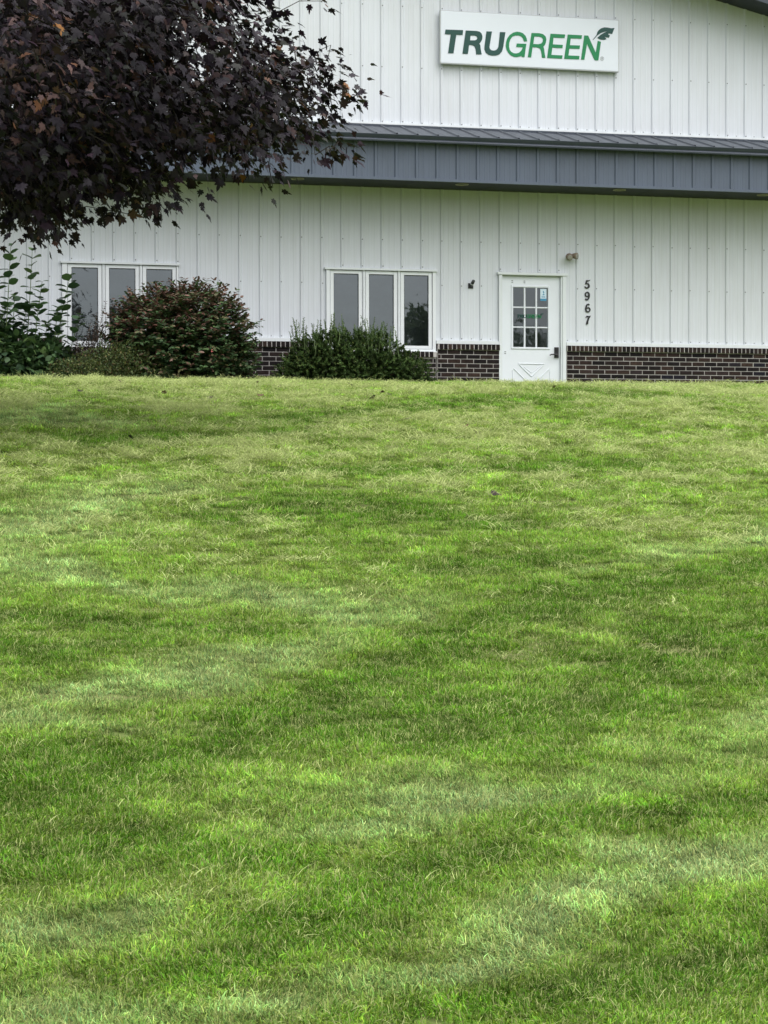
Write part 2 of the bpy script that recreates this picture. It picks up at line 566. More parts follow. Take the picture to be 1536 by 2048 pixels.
def brick_section(x0, x1, ztop, anchor, vis):
    """wall of brick between x0 and x1 under a sill course whose top is ztop; pieces within vis are objects"""
    zr0 = ztop - .082
    slab = MB().box(x0, x1, YB + .007, W + .05, 2.35, zr0 - .001).box(x0, x1, YB - .022, W + .05, zr0, ztop - .006)
    part = slab.build('brick_base', M['mortar'], bld)
    rest = MB()
    def put(me, x, z, w, h, y, d):
        jx, jy = random.uniform(-.0012, .0012), random.uniform(-.0015, .0015)
        if vis and x + w > vis[0] and x < vis[1] and z > 2.93:
            link('brick', me, part, (x + jx, y + jy, z))
        else:
            rest.box(x, x + w, y, y + d, z, z + h)
    nrow = int((zr0 - 2.36) / COURSE)
    for r in range(nrow):
        z = Z_J0 + JT / 2 - r * COURSE
        if z + COURSE - JT > zr0 + .004:
            continue
        odd = r % 2
        # walk from the anchored end
        pos, cells = 0.0, []
        L = x1 - x0
        if odd: cells.append((0, BRICK / 2)); pos = BRICK / 2
        while pos < L - .03:
            cells.append((pos, min(BRICK, L - pos))); pos += BRICK
        for p, w in cells:
            xa = x0 + p if anchor == 'L' else x1 - p - w
            if abs(w - BRICK) < .02: me = brick_full
            elif abs(w - BRICK / 2) < .015: me = brick_half
            else: me = MB().cbox(0, w - JT, 0, .09, 0, COURSE - JT, .0025).mesh('brick', M['brick'])
            put(me, xa + JT / 2 if w > .02 else xa, z, w - JT, COURSE - JT, YB, .05)
    p = 0.0
    while p < x1 - x0 - HDR * .9:
        xa = x0 + p if anchor == 'L' else x1 - p - HDR
        put(rowlock, xa + JT * .55, zr0 + .001, HDR - JT * 1.15, .080, YB - .030, .06)
        p += HDR
    if rest.v:
        tag(rest.build('bricks', M['brick'], part), kind='stuff')


brick_section(XL, WIN[0][0] - .004, 3.615, 'R', None)
brick_section(WIN[0][0] + .002, WIN[0][1] - .002, 3.495, 'L', None)
brick_section(WIN[0][1] + .004, WIN[1][0] - .004, 3.615, 'L', (5.15, 6.02))
brick_section(WIN[1][0] + .002, WIN[1][1] - .002, 3.495, 'L', (7.97, 8.2))
brick_section(WIN[1][1] + .018, DOOR[0] + .012, 3.615, 'R', (8.0, 9.2))
brick_section(DOOR[1] + .006, XR, 3.615, 'L', (10.1, 13.55))

# ---- canopy: soffit, ribbed fascia, little roof, gutter
OV = 0.914
canopy = MB().box(XL, XR, W - OV + .03, W - .026, Z_SOF, Z_SOF + .03).build('canopy', M['soffit'], bld)
mb = MB()
for k in range(int((XR - XL) / 1.2192)):
    x = XL + 1.2192 * (k + 1)
    mb.box(x - .004, x + .004, W - OV + .032, W - .03, Z_SOF - .003, Z_SOF - .0005)
mb.build('soffit_joint', M['rake'], canopy)
YF = W - OV
fas = panel_mesh([(-.03, .2748, 5.925, 6.47)], M['canopy'], 'fascia_panel')
roofv = MB()
zt, ze, ye = 6.822, 6.535, W - 1.0
prf = [(-.022, 0), (-.010, .022), (.010, .022), (.022, 0), (.12, 0), (.126, .003), (.18, .003), (.186, 0), (.2828, 0)]
for xx, h in prf:
    roofv.v += [(xx, 0, zt + h), (xx, ye - W, ze + h)]
for i in range(len(prf) - 1):
    a = 2 * i
    roofv.f.append((a, a + 1, a + 3, a + 2))
roof_me = roofv.mesh('roof_panel', M['canopy_roof'])
for k in range(KL, KR):
    x = RIB0 + RIB * (k - .06)
    link('fascia_panel', fas, canopy, (x, YF, 0))
    link('roof_panel', roof_me, canopy, (x - .01, W, 0))
MB().box(XL, XR, YF - .032, YF + .02, 5.893, 5.932).build('fascia_trim', M['canopy'], canopy)
MB().sweep_x([(W - .004, 6.79), (W - .05, 6.79), (W - .05, 6.838), (W - .034, 6.846), (W - .004, 6.846)], XL, XR).build('roof_flashing', M['gutter'], canopy)
g = [(ye + .045, 6.44), (ye - .045, 6.425), (ye - .05, 6.445), (ye - .03, 6.47), (ye - .048, 6.50), (ye - .06, 6.525), (ye - .052, 6.532), (ye - .02, 6.515), (ye + .045, 6.515)]
MB().sweep_x(g[::-1], XL, XR).build('gutter', M['gutter'], canopy)
MB().box(XL, XR, YF + .005, W - .03, 6.48, 6.505).build('canopy_deck', M['soffit'], canopy)
for xa in (XL, XR):
    m2 = MB()
    xx0, xx1 = (xa - .012, xa + .012)
    m2.sweep_x([(W, 5.91), (W, 6.80), (ye, 6.52), (YF, 6.46), (YF, 5.91)], xx0, xx1)
    m2.build('canopy_end', M['canopy'], canopy)

# ---- windows: three casements each
def window(xs, x0, x1):
    y = W
    fr = MB()
    zt, zb = 4.685, 3.532
    fr.box(x0 + .004, xs - .004, y - .034, y + .09, zb - .028, zt)                        # jambs
    xe = xs + .5345 * 2 + .488
    fr.box(xe + .004, x1 - .004, y - .034, y + .09, zb - .028, zt)
    for i in (1, 2):
        xm = xs + .5345 * i
        fr.box(xm - .0425, xm - .004, y - .028, y + .09, zb, zt)
        fr.box(xm - .026, xm - .020, y - .036, y - .0285, zb, zt)
    fr.box(xs - .003, xe + .003, y - .030, y + .09, zb - .027, zb - .001)
    win = fr.build('window', M['vinyl'], bld)
    MB().box(x0 - .02, x1 + .02, y - .055, y + .03, zt + .001, zt + .030).build('head_trim', M['trim'], win)
    MB().box(x0 - .006, x1 + .006, y - .062, y + .03, zb - .052, zb - .029).build('sill', M['vinyl'], win)
    MB().box(xs - .0035, xe + .0035, y + .02, y + .03, zb, zt).build('gasket', M['gasket'], win)
    win.children[-1] if win.children else None
    for i in range(3):
        a = xs + .5345 * i; b = a + .488
        sm = MB(); d = .056
        sm.cbox(a + .003, a + d, y - .022, y + .019, zb + .004, zt - .006, .004)
        sm.cbox(b - d, b - .003, y - .022, y + .019, zb + .004, zt - .006, .004)
        sm.cbox(a + d, b - d, y - .022, y + .019, zt - .006 - .050, zt - .006, .004)
        sm.cbox(a + d, b - d, y - .022, y + .019, zb + .004, zb + .050, .004)
        sm.build('sash', M['vinyl'], win)
        gp = MB(); n = 0
        gp.v = [(a + d - .004, y + .002, zb + .046), (b - d + .004, y + .002, zb + .046), (b - d + .004, y + .002, zt - .052), (a + d - .004, y + .002, zt - .052)]
        gp.f = [(0, 1, 2, 3)]
        gp.build('pane', M['glass'], win)
    return win


def ring_gasket(win, xs):
    """dark seal round every casement, open in the middle"""
    zt, zb = 4.685, 3.532
    old = [c for c in win.children if c.name.startswith('gasket')]
    for c in old: bpy.data.objects.remove(c)
    m2 = MB()
    for i in range(3):
        a = xs + .5345 * i; b = a + .488
        m2.box(a - .003, a + .002, W - .012, W + .04, zb, zt); m2.box(b - .002, b + .003, W - .012, W + .04, zb, zt)
        m2.box(a + .003, b - .003, W - .010, W + .04, zt - .005, zt - .0005)
        d = .058
        m2.box(a + d - .004, a + d + .004, W - .012, W + .004, zb + .052, zt - .058)
        m2.box(b - d - .004, b - d + .004, W - .012, W + .004, zb + .052, zt - .058)
        m2.box(a + d + .004, b - d - .004, W - .012, W + .004, zt - .064, zt - .057)
    m2.build('gasket', M['gasket'], win)


for xs, (a, b) in zip((2.672, 6.503), WIN):
    w = window(xs, a, b)
    ring_gasket(w, xs)

# ---- door
DZ0, DZ1 = 2.63, 4.652
dx0, dx1 = 9.150, 10.073
fr = MB()
fr.box(DOOR[0] + .003, dx0 - .004, W - .045, W + .10, 2.6, 4.668)
fr.box(dx1 + .004, dx1 + .030, W - .030, W + .10, 2.6, 4.668)
fr.box(dx1 + .0305, DOOR[1] - .003, W - .045, W + .10, 2.6, 4.668)
fr.box(dx0 - .003, dx1 + .003, W - .010, W + .10, 4.6585, 4.6675)
dframe = fr.build('door_frame', M['trim'], bld)
MB().box(DOOR[0] - .018, DOOR[1] + .016, W - .058, W + .03, 4.669, 4.708).build('head_trim', M['trim'], dframe)
MB().box(dx0, dx1, W + .024, W + .05, 4.6525, 4.658).build('door_gap', M['gasket'], dframe)
gx0, gx1, gz0, gz1 = 9.331, 9.883, 3.588, 4.487
dm = MB()
YD = W + .012
dm.box(dx0, gx0, YD, YD + .045, DZ0, DZ1); dm.box(gx1, dx1, YD, YD + .045, DZ0, DZ1)
dm.box(gx0, gx1, YD, YD + .045, gz1, DZ1); dm.box(gx0, gx1, YD, YD + .045, DZ0, gz0)
door = dm.build('door', M['door'], bld)
lf = MB(); t = .030
lf.cbox(gx0 - t, gx0, YD - .012, YD - .0005, gz0 - t, gz1 + t, .004); lf.cbox(gx1, gx1 + t, YD - .012, YD - .0005, gz0 - t, gz1 + t, .004)
lf.cbox(gx0, gx1, YD - .012, YD - .0005, gz1, gz1 + t, .004); lf.cbox(gx0, gx1, YD - .012, YD - .0005, gz0 - t, gz0, .004)
lf.build('glazing_frame', M['door'], door)
gw, gh = (gx1 - gx0) / 3, (gz1 - gz0) / 3
for i in (1, 2):
    MB().cbox(gx0 + gw * i - .013, gx0 + gw * i + .013, YD - .002, YD + .016, gz0, gz1, .003).build('muntin', M['door'], door)
for i in (1, 2):
    mm = MB()
    for q in range(3):
        mm.cbox(gx0 + gw * q + (.0135 if q else 0), gx0 + gw * (q + 1) - (.0135 if q < 2 else 0), YD - .001, YD + .016, gz0 + gh * i - .010, gz0 + gh * i + .010, .003)
    mm.build('muntin', M['door'], door)
for i in range(3):
    for q in range(3):
        p = MB()
        xa, xb = gx0 + gw * i + (.013 if i else 0), gx0 + gw * (i + 1) - (.013 if i < 2 else 0)
        za, zb = gz0 + gh * q + (.010 if q else 0), gz0 + gh * (q + 1) - (.010 if q < 2 else 0)
        p.v = [(xa, YD + .010, za), (xb, YD + .010, za), (xb, YD + .010, zb), (xa, YD + .010, zb)]
        p.f = [(0, 1, 2, 3)]
        p.build('pane', M['door_glass'], door)


def bead(a, b, w=.017, h=.009):
    (xa, za), (xb, zb) = a, b
    d = Vector((xb - xa, 0, zb - za)); L = d.length; d.normalize(); nrm = Vector((-d.z, 0, d.x))
    m2 = MB()
    A, B = Vector((xa, YD - .0005, za)), Vector((xb, YD - .0005, zb))
    for P in (A, B):
        m2.v += [tuple(P + nrm * w / 2), tuple(P + nrm * w / 5 - Vector((0, h, 0))), tuple(P - nrm * w / 5 - Vector((0, h, 0))), tuple(P - nrm * w / 2)]
    m2.f = [(0, 4, 5, 1), (1, 5, 6, 2), (2, 6, 7, 3), (0, 1, 2, 3), (7, 6, 5, 4)]
    m2.build('panel_moulding', M['door'], door)


cxd = 9.6215
bead((9.415, 3.338), (9.828, 3.338)); bead((9.425, 3.325), (cxd - .004, 3.150)); bead((9.818, 3.325), (cxd + .004, 3.150))
bead((9.505, 3.290), (cxd - .003, 3.203), .012, .005); bead((9.738, 3.290), (cxd + .003, 3.203), .012, .005)
bead((9.340, 3.266), (cxd - .01, 3.010)); bead((9.903, 3.266), (cxd + .01, 3.010))
bead((9.340, 2.79), (cxd - .01, 2.985)); bead((9.903, 2.79), (cxd + .01, 2.985))
bead((9.325, 3.24), (9.325, 2.81)); bead((9.918, 3.24), (9.918, 2.81))
hm = MB()
hm.cbox(9.985, 10.050, YD - .022, YD - .0006, 3.432, 3.592, .004)
hm.tube([(10.018, YD - .022, 3.474), (10.018, YD - .055, 3.474)], .012, 8)
hm.tube([(10.022, YD - .055, 3.475), (9.96, YD - .060, 3.482), (9.915, YD - .060, 3.479), (9.895, YD - .056, 3.466)], [.011, .0105, .010, .008], 8)
hm.tube([(10.018, YD - .022, 3.553), (10.018, YD - .032, 3.553)], .016, 10)
hm.build('handle', M['black'], door)
for z in (4.44, 3.62, 2.80):
    MB().tube([(dx0 - .002, YD - .014, z - .055), (dx0 - .002, YD - .014, z + .055)], .008, 8).build('hinge', M['hinge'], door)
for x, z in ((9.318, 4.585), (9.318, 4.560), (9.512, 4.583), (9.512, 4.557), (9.207, 3.515), (9.207, 3.488)):
    MB().box(x - .013, x + .013, YD - .0055, YD - .0006, z - .0045, z + .0045).build('bolt_plate', M['screw'], door)
st = MB().box(9.764, 9.862, YD + .0042, YD + .0052, 4.325, 4.470).build('sticker', M['sticker'], door)
m2 = MB(); m2.box(9.764, 9.862, YD + .0040, YD + .0051, 4.292, 4.3245)
def fpoly(mb_, pts, y):
    n_ = len(mb_.v)
    mb_.v += [(x, y, z) for x, z in pts]
    mb_.f.append(tuple(range(n_, n_ + len(pts))))
fl_ = [(.000, .060), (.008, .048), (.004, .040), (.012, .034), (.010, .022), (.000, .014), (-.006, .018), (.002, .026), (-.010, .034), (-.010, .044), (-.004, .052)]
fpoly(m2, [(9.815 + a, 4.385 + b) for a, b in fl_][::-1], YD + .0035)
fpoly(m2, [(9.797, 4.378), (9.829, 4.378), (9.832, 4.390), (9.820, 4.394), (9.806, 4.392)], YD + .0036)
for q in range(3):
    bx0 = 9.786 + q * .020
    for (a, b, c, d) in ((0, .004, 0, .026), (.004, .014, 0, .004), (.004, .014, .011, .015), (.004, .014, .022, .026), (.013, .016, .003, .012), (.013, .016, .014, .023)):
        fpoly(m2, [(bx0 + a, 4.338 + c), (bx0 + b, 4.338 + c), (bx0 + b, 4.338 + d), (bx0 + a, 4.338 + d)], YD + .0034)
m2.build('sticker_print', M['sticker_blue'], door)

# ------------------------------------------------------------------ lettering
GLYPH = {
'T':[(-1.312,0.123),(-1.041,0.128),(-1.048,0.056),(-1.146,0.053),(-1.189,-0.222),(-1.273,-0.224),(-1.232,0.053),(-1.323,0.054)],
'R':[(-0.999,0.125),(-0.832,0.126),(-0.784,0.118),(-0.753,0.09),(-0.741,0.051),(-0.747,0.002),(-0.763,-0.028),(-0.789,-0.06),(-0.774,-0.084),(-0.767,-0.148),(-0.753,-0.217),(-0.838,-0.221),(-0.847,-0.143),(-0.861,-0.107),(-0.89,-0.09),(-0.918,-0.087),(-0.949,-0.087),(-0.967,-0.22),(-1.051,-0.222)],
'Rh':[(-0.926,0.054),(-0.861,0.057),(-0.827,0.044),(-0.819,0.02),(-0.832,-0.002),(-0.861,-0.015),(-0.934,-0.018)],
'U':[(-0.678,0.128),(-0.593,0.131),(-0.632,-0.104),(-0.624,-0.132),(-0.601,-0.149),(-0.564,-0.152),(-0.529,-0.142),(-0.504,-0.117),(-0.49,-0.084),(-0.468,0.129),(-0.383,0.131),(-0.417,-0.094),(-0.437,-0.159),(-0.476,-0.204),(-0.533,-0.225),(-0.582,-0.228),(-0.64,-0.22),(-0.688,-0.19),(-0.709,-0.145),(-0.709,-0.099)],
'G':[(-0.041,0.013),(-0.049,0.054),(-0.068,0.094),(-0.107,0.129),(-0.156,0.145),(-0.204,0.148),(-0.262,0.131),(-0.316,0.091),(-0.354,0.038),(-0.371,-0.018),(-0.377,-0.073),(-0.364,-0.128),(-0.335,-0.177),(-0.292,-0.212),(-0.243,-0.23),(-0.204,-0.231),(-0.156,-0.219),(-0.129,-0.209),(-0.127,-0.225),(-0.083,-0.225),(-0.054,-0.025),(-0.204,-0.028),(-0.212,-0.08),(-0.109,-0.079),(-0.117,-0.102),(-0.136,-0.135),(-0.17,-0.165),(-0.214,-0.178),(-0.253,-0.176),(-0.292,-0.157),(-0.316,-0.126),(-0.325,-0.08),(-0.322,-0.025),(-0.306,0.027),(-0.272,0.07),(-0.228,0.091),(-0.18,0.093),(-0.136,0.083),(-0.107,0.055),(-0.091,0.007)],
'R2':[(0.029,0.141),(0.15,0.143),(0.209,0.132),(0.248,0.101),(0.261,0.06),(0.253,0.004),(0.238,-0.029),(0.214,-0.055),(0.227,-0.09),(0.236,-0.163),(0.246,-0.22),(0.194,-0.221),(0.182,-0.138),(0.165,-0.088),(0.136,-0.074),(0.102,-0.07),(0.043,-0.071),(0.022,-0.223),(-0.03,-0.224)],
'R2h':[(0.072,0.09),(0.141,0.093),(0.189,0.082),(0.209,0.058),(0.204,0.02),(0.18,-0.009),(0.136,-0.022),(0.055,-0.022)],
'E':[(0.328,0.145),(0.56,0.145),(0.55,0.091),(0.375,0.089),(0.364,-0.013),(0.524,-0.013),(0.515,-0.062),(0.356,-0.063),(0.341,-0.172),(0.518,-0.171),(0.511,-0.221),(0.273,-0.221)],
'E2':[(0.601,0.146),(0.829,0.147),(0.82,0.094),(0.648,0.092),(0.635,-0.012),(0.796,-0.009),(0.788,-0.06),(0.627,-0.063),(0.611,-0.168),(0.788,-0.166),(0.78,-0.218),(0.544,-0.221)],
'N':[(0.865,0.146),(0.926,0.146),(1.047,-0.105),(1.079,0.075),(1.131,0.065),(1.089,-0.218),(1.03,-0.219),(0.908,0.023),(0.865,-0.219),(0.812,-0.219)],
'leaf':[(0.997,0.086),(1.06,0.161),(1.07,0.199),(1.094,0.237),(1.134,0.267),(1.184,0.284),(1.233,0.284),(1.293,0.276),(1.35,0.283),(1.332,0.245),(1.311,0.192),(1.263,0.197),(1.238,0.186),(1.275,0.167),(1.258,0.134),(1.213,0.136),(1.174,0.151),(1.221,0.109),(1.184,0.095),(1.134,0.097),(1.094,0.107),(1.073,0.122),(1.119,0.164),(1.179,0.202),(1.23,0.223),(1.188,0.219),(1.129,0.195),(1.075,0.159),(1.011,0.09)],
'5':[(0.036,0.346),(0.018,0.322),(-0.013,0.318),(-0.02,0.291),(0.001,0.294),(0.018,0.279),(0.028,0.252),(0.021,0.225),(-0.006,0.208),(-0.034,0.209),(-0.057,0.227),(-0.059,0.244),(-0.045,0.244),(-0.038,0.231),(-0.02,0.228),(-0.005,0.238),(0.001,0.258),(-0.008,0.275),(-0.024,0.278),(-0.047,0.274),(-0.031,0.338),(0.008,0.335)],
'9':[(-0.017,0.165),(0.011,0.155),(0.028,0.129),(0.029,0.096),(0.018,0.059),(-0.003,0.032),(-0.024,0.028),(-0.045,0.038),(-0.049,0.058),(-0.027,0.058),(-0.02,0.045),(-0.006,0.062),(0.004,0.09),(-0.02,0.081),(-0.045,0.088),(-0.057,0.114),(-0.05,0.144)],
'9h':[(-0.019,0.148),(0.001,0.132),(0.002,0.108),(-0.017,0.098),(-0.033,0.108),(-0.034,0.131)],
'6':[(0.001,-0.017),(0.023,-0.028),(0.022,-0.044),(0.004,-0.045),(-0.001,-0.033),(-0.015,-0.052),(-0.022,-0.082),(0.001,-0.07),(0.026,-0.078),(0.04,-0.104),(0.033,-0.134),(0.008,-0.153),(-0.02,-0.152),(-0.043,-0.132),(-0.05,-0.099),(-0.041,-0.056),(-0.024,-0.029)],
'6h':[(0.001,-0.086),(0.018,-0.101),(0.016,-0.124),(-0.003,-0.138),(-0.022,-0.125),(-0.022,-0.102)],
'7':[(-0.041,-0.231),(-0.024,-0.202),(0.004,-0.206),(0.043,-0.201),(0.018,-0.244),(0.002,-0.291),(-0.002,-0.331),(-0.034,-0.337),(-0.027,-0.292),(-0.008,-0.245),(0.008,-0.221),(-0.02,-0.222),(-0.031,-0.233)],
}


def glyph_mesh(name, outlines, depth, mat):
    """filled outline with holes, standing in the XZ plane, front towards -Y"""
    cu = bpy.data.curves.new(name, 'CURVE')
    cu.dimensions = '2D'; cu.fill_mode = 'BOTH'; cu.extrude = depth / 2
    for pts in outlines:
        sp = cu.splines.new('POLY')
        sp.points.add(len(pts) - 1)
        for p, (x, z) in zip(sp.points, pts): p.co = (x, z, 0, 1)
        sp.use_cyclic_u = True
    ob = bpy.data.objects.new(name, cu)
    me = bpy.data.meshes.new_from_object(ob)
    bpy.data.objects.remove(ob)
    me.transform(Matrix.Rotation(math.radians(90), 4, 'X'))
    me.materials.clear(); me.materials.append(mat)
    me.name = name
    return me


def circle(cx, cz, r, n=20):
    return [(cx + r * math.cos(2 * math.pi * k / n), cz + r * math.sin(2 * math.pi * k / n)) for k in range(n)]


LETTERS = [('T', ['T'], 'sign_dark'), ('R', ['R', 'Rh'], 'sign_dark'), ('U', ['U'], 'sign_dark'), ('G', ['G'], 'sign_green'),
           ('R2', ['R2', 'R2h'], 'sign_green'), ('E', ['E'], 'sign_green'), ('E2', ['E2'], 'sign_green'), ('N', ['N'], 'sign_green')]
letter_me = [glyph_mesh('letter', [GLYPH[g_] for g_ in gs], .006, M[mm_]) for _, gs, mm_ in LETTERS]
leaf_me = glyph_mesh('leaf_emblem', [GLYPH['leaf']], .006, M['sign_dark'])
SX, SZ, SY = 9.56, 8.15, W - .10
sign = empty('sign', (9.575, W - .03, 7.78))
tag(sign, 'white sign board with green lettering and a leaf, above the canopy', 'sign')
bd = MB().cbox(8.176, 10.974, SY, SY + .062, 7.778, 8.552, .006)
bd.build('sign_board', M['sign_white'], sign)
edge = MB()
edge.box(8.172, 10.978, SY + .004, SY + .06, 7.770, 7.7775); edge.box(8.172, 10.978, SY + .004, SY + .06, 8.5525, 8.558)
edge.box(8.168, 8.1755, SY + .004, SY + .06, 7.770, 8.558); edge.box(10.9745, 10.982, SY + .004, SY + .06, 7.770, 8.558)
edge.build('sign_edge', M['hinge'], sign)
for x in (8.5, 10.65):
    MB().box(x - .02, x + .02, SY + .0625, W - .001, 7.80, 8.53).build('mounting_rail', M['hinge'], sign)
for me in letter_me:
    link('letter', me, sign, (SX, SY - .0035, SZ))
link('leaf_emblem', leaf_me, sign, (SX, SY - .0035, SZ))
rx, rz = 1.149, -.189
ring = glyph_mesh('registered_mark', [circle(rx, rz, .031), circle(rx, rz, .026),
        [(rx - .010, rz - .016), (rx - .010, rz + .017), (rx + .006, rz + .016), (rx + .012, rz + .008), (rx + .006, rz + .0005), (rx + .012, rz - .016), (rx + .007, rz - .016), (rx + .001, rz - .001), (rx - .005, rz - .001), (rx - .005, rz - .016)]], .004, M['sign_grey'])
link('registered_mark', ring, sign, (SX, SY - .0025, SZ))
# the same lettering printed small across the door glass
k_ = .155
for q, me in enumerate(letter_me + [leaf_me]):
    m_ = me.copy(); m_.transform(Matrix.Diagonal((k_, .15, k_, 1)))
    link('letter' if q < 8 else 'leaf_emblem', m_, door, (9.604, YD - .0035, 4.060))

digits = [('5', ['5'], 'black numeral 5 on the white wall, topmost of four'), ('9', ['9', '9h'], 'black numeral 9 on the white wall, second from the top'),
          ('6', ['6', '6h'], 'black numeral 6 on the white wall, third from the top'), ('7', ['7'], 'black numeral 7 on the white wall, lowest of four')]
for _, gs, lab in digits:
    me = glyph_mesh('house_number', [GLYPH[q] for q in gs], .012, M['black'])
    tag(link('house_number', me, None, (10.52, W - .0075, 4.28)), lab, 'number', 'house numbers beside the door')

# ---- twin floodlight right of the door head
fl = empty('floodlight', (10.235, W, 4.97))
tag(fl, 'weathered bronze floodlight on the wall above the house number', 'light')
m2 = MB(); m2.tube([(10.215, W - .001, 4.965), (10.215, W - .03, 4.965), (10.215, W - .045, 4.965)], [.052, .050, .030], 16)
m2.build('base', M['bronze'], fl, None, True)
m2 = MB(); m2.tube([(10.215, W - .03, 4.96), (10.22, W - .07, 4.955)], .016, 8); m2.build('arm', M['bronze'], fl)
def head(p0, d, s):
    p0, d = Vector(p0), Vector(d).normalized()
    m2 = MB()
    m2.tube([p0, p0 + d * .03 * s, p0 + d * .06 * s, p0 + d * .12 * s, p0 + d * .15 * s], [.022 * s, .034 * s, .045 * s, .062 * s, .064 * s], 16)
    h = m2.build('lamp_head', M['bronze'], fl, None, True)
    m3 = MB(); m3.tube([p0 + d * .1505 * s, p0 + d * .158 * s], [.055 * s, .030 * s], 16)
    m3.build('lens', M['lamp_glass'], h)
head((10.215, W - .06, 4.975), (.75, -.75, -.12), .78)
head((10.185, W - .05, 4.965), (-.05, -.9, -.25), .70)

# ---- small bracket left of the door
bk = empty('flag_bracket', (8.66, W, 4.49))
tag(bk, 'small dark metal bracket screwed to the siding left of the door', 'bracket')
MB().cbox(8.622, 8.700, W - .014, W - .001, 4.452, 4.530, .003).build('plate', M['bracket'], bk)
m2 = MB(); m2.tube([(8.662, W - .014, 4.485), (8.672, W - .06, 4.525), (8.682, W - .10, 4.560)], [.024, .024, .024], 12); m2.build('socket', M['bracket'], bk, None, True)
m2 = MB(); m2.tube([(8.668, W - .045, 4.513), (8.671, W - .058, 4.524)], [.026, .026], 12); m2.build('collar', M['bracket_hi'], bk)

# ---- recessed lights in the soffit
places = ['leftmost of four, beside the maple leaves', 'second from the left, right of the window', 'third from the left, above the house number', 'rightmost of four, at the right edge']
for q, x in enumerate((5.90, 8.355, 10.80, 13.12)):
    e = empty('recessed_light', (x, 28.79, Z_SOF))
    tag(e, 'round recessed light in the dark soffit, ' + places[q], 'light', 'recessed soffit lights')
    m2 = MB(); nS = 24
    for r_, z_ in ((.098, Z_SOF - .001), (.096, Z_SOF - .010), (.080, Z_SOF - .010), (.076, Z_SOF - .001)):
        m2.v += [(x + r_ * math.cos(2 * math.pi * k / nS), 28.79 + r_ * math.sin(2 * math.pi * k / nS), z_) for k in range(nS)]
    for a in range(3):
        for k in range(nS):
            m2.f.append((a * nS + k, (a + 1) * nS + k, (a + 1) * nS + (k + 1) % nS, a * nS + (k + 1) % nS))
    m2.build('ring', M['light_ring'], e)
    m2 = MB(); m2.v = [(x + .076 * math.cos(2 * math.pi * k / nS), 28.79 + .076 * math.sin(2 * math.pi * k / nS), Z_SOF - .002) for k in range(nS)]
    m2.f = [tuple(reversed(range(nS)))]
    m2.build('lens', M['light_well'], e)

# ------------------------------------------------------------------ planting bed
def bed():
    xs = np.arange(-4.5, 8.35, .2); ys = np.arange(27.6, 29.33, .12)
    m2 = MB(); nx = len(xs)
    for y in ys:
        for x in xs:
            m2.v.append((x, y, float(ground_z(x, y)) + .02 + .02 * random.random()))
    for j in range(len(ys) - 1):
        for i in range(nx - 1):
            a = j * nx + i
            m2.f.append((a, a + 1, a + nx + 1, a + nx))
    tag(m2.build('planting_bed', M['mulch']), 'dark mulch bed along the wall', kind='structure')
bed()

# ------------------------------------------------------------------ foliage tools
def unit(a):
    return a / np.maximum(np.linalg.norm(a, axis=-1, keepdims=True), 1e-9)


def frames(tip, nrm):
    """columns: side, tip, normal"""
    t = unit(tip); n = unit(nrm - t * (nrm * t).sum(-1, keepdims=True)); s = np.cross(t, n)
    return np.stack([s, t, n], -1)


def leaf_cloud(name, tv, tf, pos, rot, scale, colr, mat, parent=None, kind='stuff'):
    tv = np.asarray(tv, float); tf = np.asarray(tf, int)
    N, n, m = len(pos), len(tv), len(tf)
    V = np.einsum('nij,kj->nki', rot, tv) * scale[:, None, None] + pos[:, None, :]
    Fc = (tf[None] + (np.arange(N) * n)[:, None, None]).reshape(-1, 3)
    me = bpy.data.meshes.new(name)
    me.vertices.add(N * n); me.vertices.foreach_set('co', V.reshape(-1).astype(np.float32))
    me.loops.add(N * m * 3); me.loops.foreach_set('vertex_index', Fc.reshape(-1).astype(np.int32))
    me.polygons.add(N * m); me.polygons.foreach_set('loop_start', (np.arange(N * m) * 3).astype(np.int32))
    at = me.attributes.new('col', 'FLOAT_COLOR', 'POINT')
    c4 = np.concatenate([np.repeat(colr, n, 0), np.ones((N * n, 1))], 1).astype(np.float32)
    at.data.foreach_set('color', c4.reshape(-1))
    me.materials.append(mat)
    me.update(calc_edges=True); me.validate()
    o = link(name, me, parent)
    if kind: o['kind'] = kind
    return o


def mix_cols(n, table, r):
    """table: [(weight, (r,g,b))...]"""
    w = np.array([t[0] for t in table], float); w /= w.sum()
    c = np.array([t[1] for t in table])
    return c[r.choice(len(c), n, p=w)] * r.uniform(.75, 1.3, (n, 1))


def maple_template():
    half = [(0, 0), (.05, -.02), (.20, -.06), (.36, -.02), (.28, .10), (.50, .16), (.56, .34), (.34, .36), (.40, .56), (.26, .56), (.16, .50), (.14, .74), (.0, 1.0)]
    pts = half + [(-x, y) for x, y in half[-2:0:-1]]
    v = [(x, y, -.22 * x * x - .10 * y * y + .10 * abs(x)) for x, y in pts]
    v.append((0, .34, .03))
    n = len(pts)
    return v, [(i, (i + 1) % n, n) for i in range(n)]


OVAL = [(0, 0, 0), (.22, .22, .05), (.27, .5, .06), (.16, .82, .03), (0, 1, -.08), (-.16, .82, .03), (-.27, .5, .06), (-.22, .22, .05), (0, .5, -.01)]
OVAL_F = [(i, (i + 1) % 8, 8) for i in range(8)]
ROUND = [(x * 1.45, y, z) for x, y, z in OVAL]
LEAF4 = [(0, 0, 0), (.24, .42, .05), (0, 1, -.06), (-.24, .42, .05)]
LEAF4_F = [(0, 1, 2), (0, 2, 3)]
NEEDLE = [(-.09, 0, 0), (.09, 0, 0), (.07, .8, .02), (0, 1, 0), (-.07, .8, .02)]
NEEDLE_F = [(0, 1, 2), (0, 2, 4), (2, 3, 4)]

